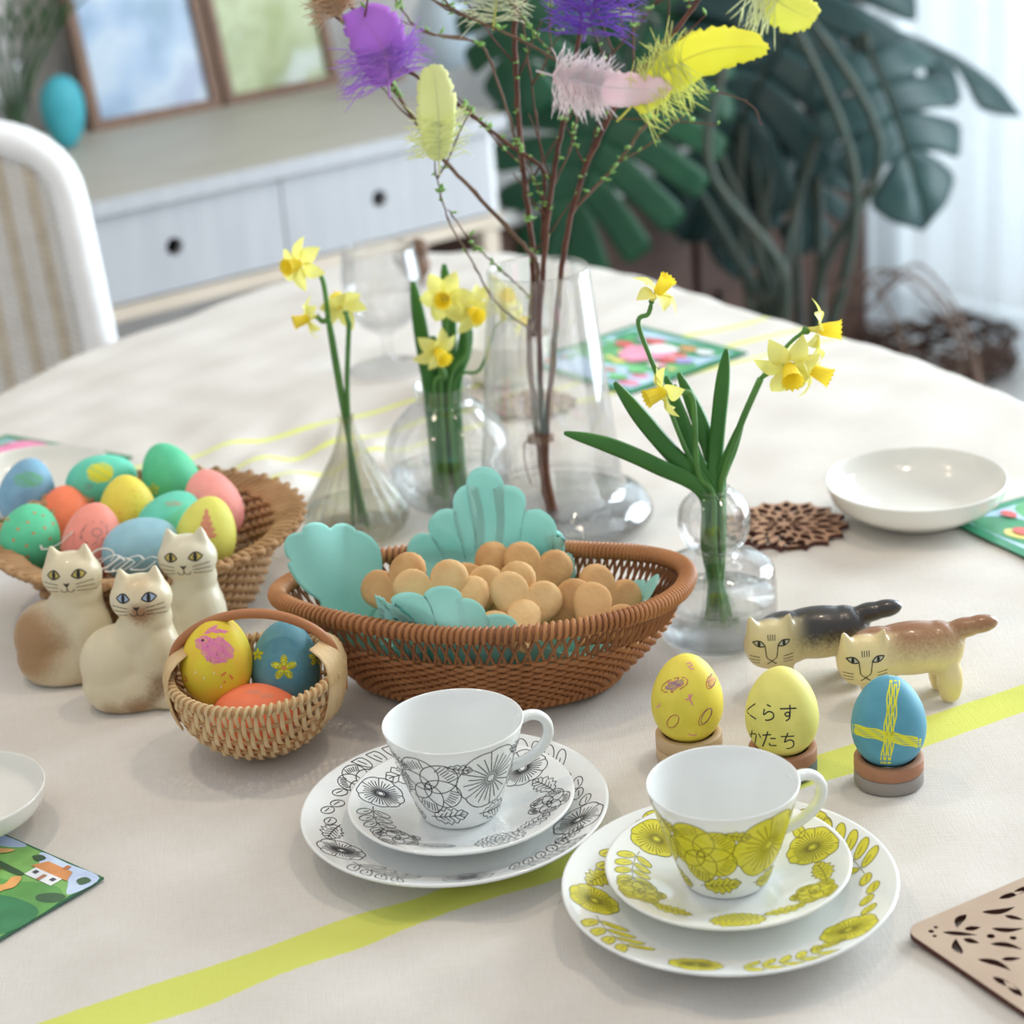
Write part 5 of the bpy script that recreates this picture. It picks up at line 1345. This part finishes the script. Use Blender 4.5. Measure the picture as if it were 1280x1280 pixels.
g3 = 'leaves in the globe vase'
for k, pts in enumerate(([foot(pS, -.9, -.2, 1), nS + Vector((-1.0, -.2, -.5)), Q(532, 450, YS), Q(516, 352, YS)], [foot(pS, .1, .4, 1), nS + Vector((.3, .4, -.5)), Q(562, 420, YS + 1), Q(555, 330, YS + 1)], [foot(pS, .7, .2, 1), nS + Vector((.9, .4, -.5)), Q(580, 440, YS + 1), Q(584, 400, YS + 1)], [foot(pS, -.4, .6, 1), nS + Vector((-.5, .5, -.5)), Q(545, 450, YS + 1), Q(540, 420, YS + 1)])):
    strap_leaf('upright green daffodil leaf standing in the globe vase', pts, .62, g3)
# bubble vase
YB = pB.y; g4 = 'daffodils in the bubble vase'; nB = Vector((pB.x, pB.y, 10.6)); lo = Vector((pB.x, pB.y, 6.2))
def inB(dx, dy): return [lo + Vector((dx * .8, dy * .8, 0)), nB + Vector((dx, dy, 0))]
daffodil('daffodil turned upward on a thin stem above the bubble vase', foot(pB, .6, 0, 1), [(Q(822, 366, YB), (.55, -.2, .75), .9)], g4, inB(-.35, 0) + [Q(856, 560, YB), Q(822, 470, YB), Q(798, 405, YB)], r=.16)
daffodil('daffodil facing sideways in front of a folded leaf in the bubble vase', foot(pB, .3, -.3, 1), [(Q(830, 489, YB - 1), (-.9, -.32, -.22), .95)], g4, inB(-.1, -.4) + [Q(872, 590, YB - .5), Q(866, 500, YB - .5)], r=.2)
daffodil('daffodil cluster of three blooms on one stem in the bubble vase', foot(pB, -.6, .2, 1), [(Q(986, 458, YB - 1.2), (.02, -.92, -.38), 1.12), (Q(1024, 412, YB + 1), (.95, -.22, -.02), 1.02), (Q(1014, 462, YB), (.85, -.35, -.38), 1.0)], g4, inB(.5, .1) + [Q(905, 590, YB), Q(926, 530, YB)], hub=Q(951, 473, YB), r=.24)
g5 = 'leaves in the bubble vase'
LV = [('long daffodil leaf arching low to the side of the bubble vase', [(768 - 63, 541), (760, 556), (820, 582), (862, 612)], .55), ('broad daffodil leaf leaning over the branch vase foot', [(768, 478), (800, 520), (838, 565), (872, 612)], .6), ('daffodil leaf leaning behind the sideways daffodil', [(832, 470), (850, 520), (868, 570), (884, 612)], .55),
      ('straight upright daffodil leaf in the middle of the bubble vase', [(908, 436), (903, 480), (896, 550), (890, 612)], .55), ('daffodil leaf curving behind the upright leaf of the bubble vase', [(848, 466), (872, 520), (892, 575), (896, 612)], .6), ('short daffodil leaf beside the cluster stem of the bubble vase', [(930, 520), (915, 560), (903, 590), (896, 615)], .45)]
for k, (lb, px_, w) in enumerate(LV):
    dx = -.6 + .22 * k; dep = (-1.2, -.2, .4, .6, .9, .2)[k]
    pts = [foot(pB, -dx, .3, 1.0)] + [lo + Vector((dx * .7, .3, 0)), nB + Vector((dx, .15 * k - .4, .1))] + [Q(x, y, YB + dep) for x, y in px_[::-1][1:]]
    strap_leaf(lb, pts, w, g5)

# ------------------------------------------------------------------ budding branches
M_bark = mat('reddish bark', (112, 70, 56), .75, (84, 50, 40), 60, bump=.5, bscale=200); M_bark2 = mat('grey brown bark', (128, 100, 82), .75, (104, 78, 62), 60); M_bud = mat('green bud', (140, 192, 96), .6, (160, 206, 116), 60, translucent=.2)
YT = pT.y; gb = 'branches in the tall vase'; rb = random.Random(21)
def branch(label, pxs, r0, r1, m, dep=(0, 0), twigs=0, buds=20, start=None):
    n = len(pxs); pts = [Q(x, y, YT + dep[0] + (dep[1] - dep[0]) * i / (n - 1)) for i, (x, y) in enumerate(pxs)]
    if start: pts = [Vector(start)] + pts
    o0 = pts[0].copy(); t_ = thing('branch', label, 'branch', o0, 0, gb)
    ps = smooth_pts([p - o0 for p in pts], 8); N = len(ps)
    ps = [p + Vector((rb.uniform(-.06, .06), rb.uniform(-.06, .06), 0)) for p in ps]
    MB().tube(ps, [r0 + (r1 - r0) * i / N + .03 * (i % 5 == 0) for i in range(N)], 7).build('bark', m, t_)
    tw = []
    for k in range(twigs):
        i = rb.randint(int(N * .45), N - 2); d = (ps[i + 1] - ps[i]).normalized(); s_ = rb.choice((-1, 1)); l = rb.uniform(2.5, 6.5)
        a = (d + Vector((s_ * rb.uniform(.5, 1.1), rb.uniform(-.6, .6), rb.uniform(-.1, .4)))).normalized()
        q = [ps[i], ps[i] + a * l * .4, ps[i] + a * l * .7 + Vector((0, 0, .4)), ps[i] + a * l + Vector((s_ * .3, 0, 1.0))]
        q = smooth_pts(q, 4); tw.append(q)
        MB().tube(q, [.09 - .05 * j / len(q) for j in range(len(q))], 5).build('twig', m, t_)
    b = MB(); path = [(ps[i], 1) for i in range(int(N * .35), N)] + [(p, .8) for q in tw for p in q]
    for k in range(buds):
        p, s_ = rb.choice(path)
        for j in range(rb.randint(1, 3)):
            a = Vector((rb.uniform(-1, 1), rb.uniform(-1, 1), rb.uniform(-.2, 1))).normalized(); l = rb.uniform(.35, .8) * s_
            b.tube([p, p + a * l * .5, p + a * l], [.05, .24 * s_, .02], 5, flat=.45)
    if buds: b.build('leaf_buds', M_bud, t_)['kind'] = 'stuff'
def ft(dx, dy): return (pT.x + dx, pT.y + dy, .6)
branch('straight upright branch in the tall vase', [(676, 580), (662, 440), (666, 330), (655, 220), (647, 130), (643, 50), (646, -40)], .26, .18, M_bark, (0, 1), 5, 26, ft(-.3, 0))
branch('branch forking into the pink feather in the tall vase', [(682, 580), (674, 440), (680, 320), (690, 230), (706, 140), (722, 60), (736, -40)], .25, .16, M_bark, (0, -1), 8, 30, ft(.1, -.2))
branch('branch leaning out under the big yellow feather', [(682, 570), (692, 440), (704, 320), (728, 220), (775, 122), (822, 66), (872, 2), (900, -40)], .26, .15, M_bark, (0, -2), 8, 34, ft(.2, .2))
branch('branch sweeping up towards the purple feather', [(672, 340), (659, 312), (600, 248), (548, 192), (515, 146), (486, 100), (470, 62), (430, -8)], .2, .1, M_bark2, (0, -2), 2, 14, Q(668, 420, YT))
branch('long branch crossing the pale yellow feather', [(680, 240), (677, 210), (632, 178), (577, 134), (511, 89), (459, 52), (385, -8)], .19, .1, M_bark, (0, -3), 2, 18, Q(679, 300, YT))
branch('thin branch reaching up from the forked stem', [(712, 110), (706, 84), (655, 52), (590, 23), (525, -8)], .13, .08, M_bark2, (-1, -3), 2, 12, Q(704, 150, YT - .6))
branch('thin branch rising steeply past the upright stem', [(645, 175), (610, 70), (580, 48), (530, 40), (500, 10), (490, -10)], .11, .06, M_bark2, (.5, 3), 1, 14, Q(652, 215, YT + .5))
branch('wiry twig drooping over the vase rim', [(664, 412), (620, 378), (592, 330), (563, 280), (549, 235), (541, 185), (541, 120)], .08, .05, M_bark2, (-.5, -3.5), 1, 12)
branch('wiry twig curving beside the drooping one', [(664, 372), (640, 350), (610, 322), (588, 300), (560, 262)], .07, .05, M_bark2, (-.5, -2), 0, 8)
branch('pale straight twig leaning towards the monstera', [(718, 262), (774, 202), (800, 165), (835, 122)], .14, .1, M_bark2, (-.5, 1), 1, 14, Q(709, 285, YT - .4))
branch('thin curved twig hanging beyond the big yellow feather', [(805, 108), (850, 112), (900, 116), (940, 132), (951, 156)], .06, .04, M_bark, (-1.5, 1), 0, 4, Q(785, 116, YT - 1))
branch('thin level twig below the yellow feather', [(752, 152), (800, 149), (850, 152), (897, 156)], .05, .04, M_bark, (-1, 1), 0, 5, Q(738, 190, YT - .9))
branch('slender twig rising between the upright stems', [(680, 230), (668, 130), (655, 40), (640, -20)], .08, .05, M_bark, (0, 3), 3, 12, Q(682, 290, YT))
branch('slender twig rising behind the dark purple feather', [(712, 130), (745, 90), (790, 40), (830, -10)], .1, .05, M_bark, (-1, 2), 3, 14, Q(704, 150, YT - .6))
branch('slender budding twig below the pink feather', [(690, 240), (715, 180), (720, 120), (690, 60), (688, -10)], .09, .05, M_bark2, (0, -3), 3, 16, Q(684, 290, YT))
tie = thing('twine_tie', 'brown twine tied around the stems in the tall vase', 'twine', Q(676, 552, YT))
MB().tube([(1.0 * cos(q * .42), .9 * sin(q * .42), .12 * q / 10) for q in range(46)], .07, 5).build('wrapped_loop', M_bark2, tie)
MB().tube(smooth_pts([(-.9, -.5, .2), (-1.3, -.7, .2), (-1.35, -.7, -1.4), (-1.0, -.8, -3.2)], 5), .06, 5).build('loose_end', M_bark2, tie)

# ------------------------------------------------------------------ feathers
def feather(label, base, tip, wd, curve, nrm, col, down, fluff=60, seed=0, blade=(.0, 1.0), col2=None, vane=True):
    r = random.Random(seed); base = Vector(base); tip = Vector(tip); ax = tip - base; L = ax.length; ax.normalize(); nrm = Vector(nrm); nrm = (nrm - ax * nrm.dot(ax)).normalized(); sd = ax.cross(nrm)
    t_ = thing('feather', label, 'feather', base, 0, 'dyed feathers on the branches')
    m = mat('feather %d %d %d' % col, col, .7, col2 or tuple(min(255, v + 14) for v in col), 50, translucent=.35); md_ = mat('down %d %d %d' % down, down, .8, translucent=.4)
    rag = [[max(0, r.gauss(.3, .5)), max(0, r.gauss(.3, .5))] for _ in range(37)]
    def ctr(u): return ax * L * u + sd * curve * sin(pi * u) * 1.0 + nrm * (.12 * L * u * u)
    if vane:
        def fn(u, v):
            s_ = v * 2 - 1; uu = blade[0] + (blade[1] - blade[0]) * u; w = wd / 2 * (sin(pi * min(1, .1 + .88 * u)) ** .55) * (1 if u < .97 else .5)
            w *= 1 - .16 * abs(s_) * rag[int(u * 35.01)][0 if s_ < 0 else 1]
            return ctr(uu) + sd * s_ * w + ax * (abs(s_) * w * .45) + nrm * (-.16 * s_ * s_ * w)
        MB().grid(fn, 36, 9).build('vane', m, t_, solid=.03)
    MB().tube([ctr(u / 14 * (.95 if vane else .7)) for u in range(-2, 15)], [.08 - .004 * u for u in range(17)], 6).build('quill', mat('quill %d %d %d' % col, tuple(int(v * .9) for v in col), .5), t_)
    b = MB()
    for k in range(fluff):
        u = r.uniform(.02, .42 if vane else .8); s_ = r.choice((-1, 1)); l = r.uniform(.55, 1.0) * wd * (.95 if vane else 1); c = ctr(u); a = r.uniform(.2, 1.3)
        d = (sd * s_ * sin(a + .4) + ax * cos(a + .5) * .6 + nrm * r.uniform(-.5, .5)).normalized()
        pts = [c, c + d * l * .5 + nrm * r.uniform(-.15, .15), c + d * l + ax * r.uniform(-.2, .35) * l + Vector((0, 0, r.uniform(-.3, .1) * l))]
        b.tube(smooth_pts(pts, 3), [.035] * 6 + [.012], 4)
    b.build('down', md_, t_)['kind'] = 'stuff'
F_ = Vector((0, -1, .15))
feather('large bright yellow feather with a curved tip on the leaning branch', Q(790, 132, YT - 3), Q(962, 62, YT - 4), 3.6, -1.6, F_ + Vector((.1, 0, .3)), (250, 246, 96), (240, 244, 160), 130, 1)
feather('pale yellow green feather beside the long crossing branch', Q(549, 202, YT - 4), Q(536, 78, YT - 4.5), 3.1, .25, F_ + Vector((.3, 0, 0)), (246, 250, 186), (248, 252, 200), 80, 2)
feather('purple feather with a frayed base on the sweeping branch', Q(486, 108, YT - 3), Q(440, 12, YT - 3), 4.2, .8, F_, (206, 138, 232), (206, 156, 240), 130, 3)
feather('fluffy pink feather lying across the forked branch', Q(690, 94, YT - 2.6), Q(838, 112, YT - 2.6), 2.7, .4, F_ + Vector((0, 0, .2)), (255, 236, 240), (255, 246, 248), 300, 4, col2=(254, 220, 228))
feather('fluffy dark purple feather at the top of the forked branch', Q(731, 44, YT - 3), Q(745, -45, YT - 3), 4.0, .2, F_, (150, 96, 206), (158, 108, 220), 170, 5, vane=False)
feather('yellow feather with pale down beyond the big yellow one', Q(945, -25, YT - 2), Q(1018, 24, YT - 2.5), 3.4, .4, F_, (244, 244, 130), (244, 248, 214), 90, 6)
feather('small yellow feather with white down on the upright branch', Q(617, 30, YT - 1), Q(622, -50, YT - 1), 3.0, .1, F_, (226, 224, 80), (236, 238, 214), 90, 7, vane=False)
feather('tan and orange feather at the tip of the long branch', Q(425, 20, YT - 3.5), Q(395, -40, YT - 3.5), 2.6, .1, F_, (196, 156, 116), (218, 190, 160), 60, 8)
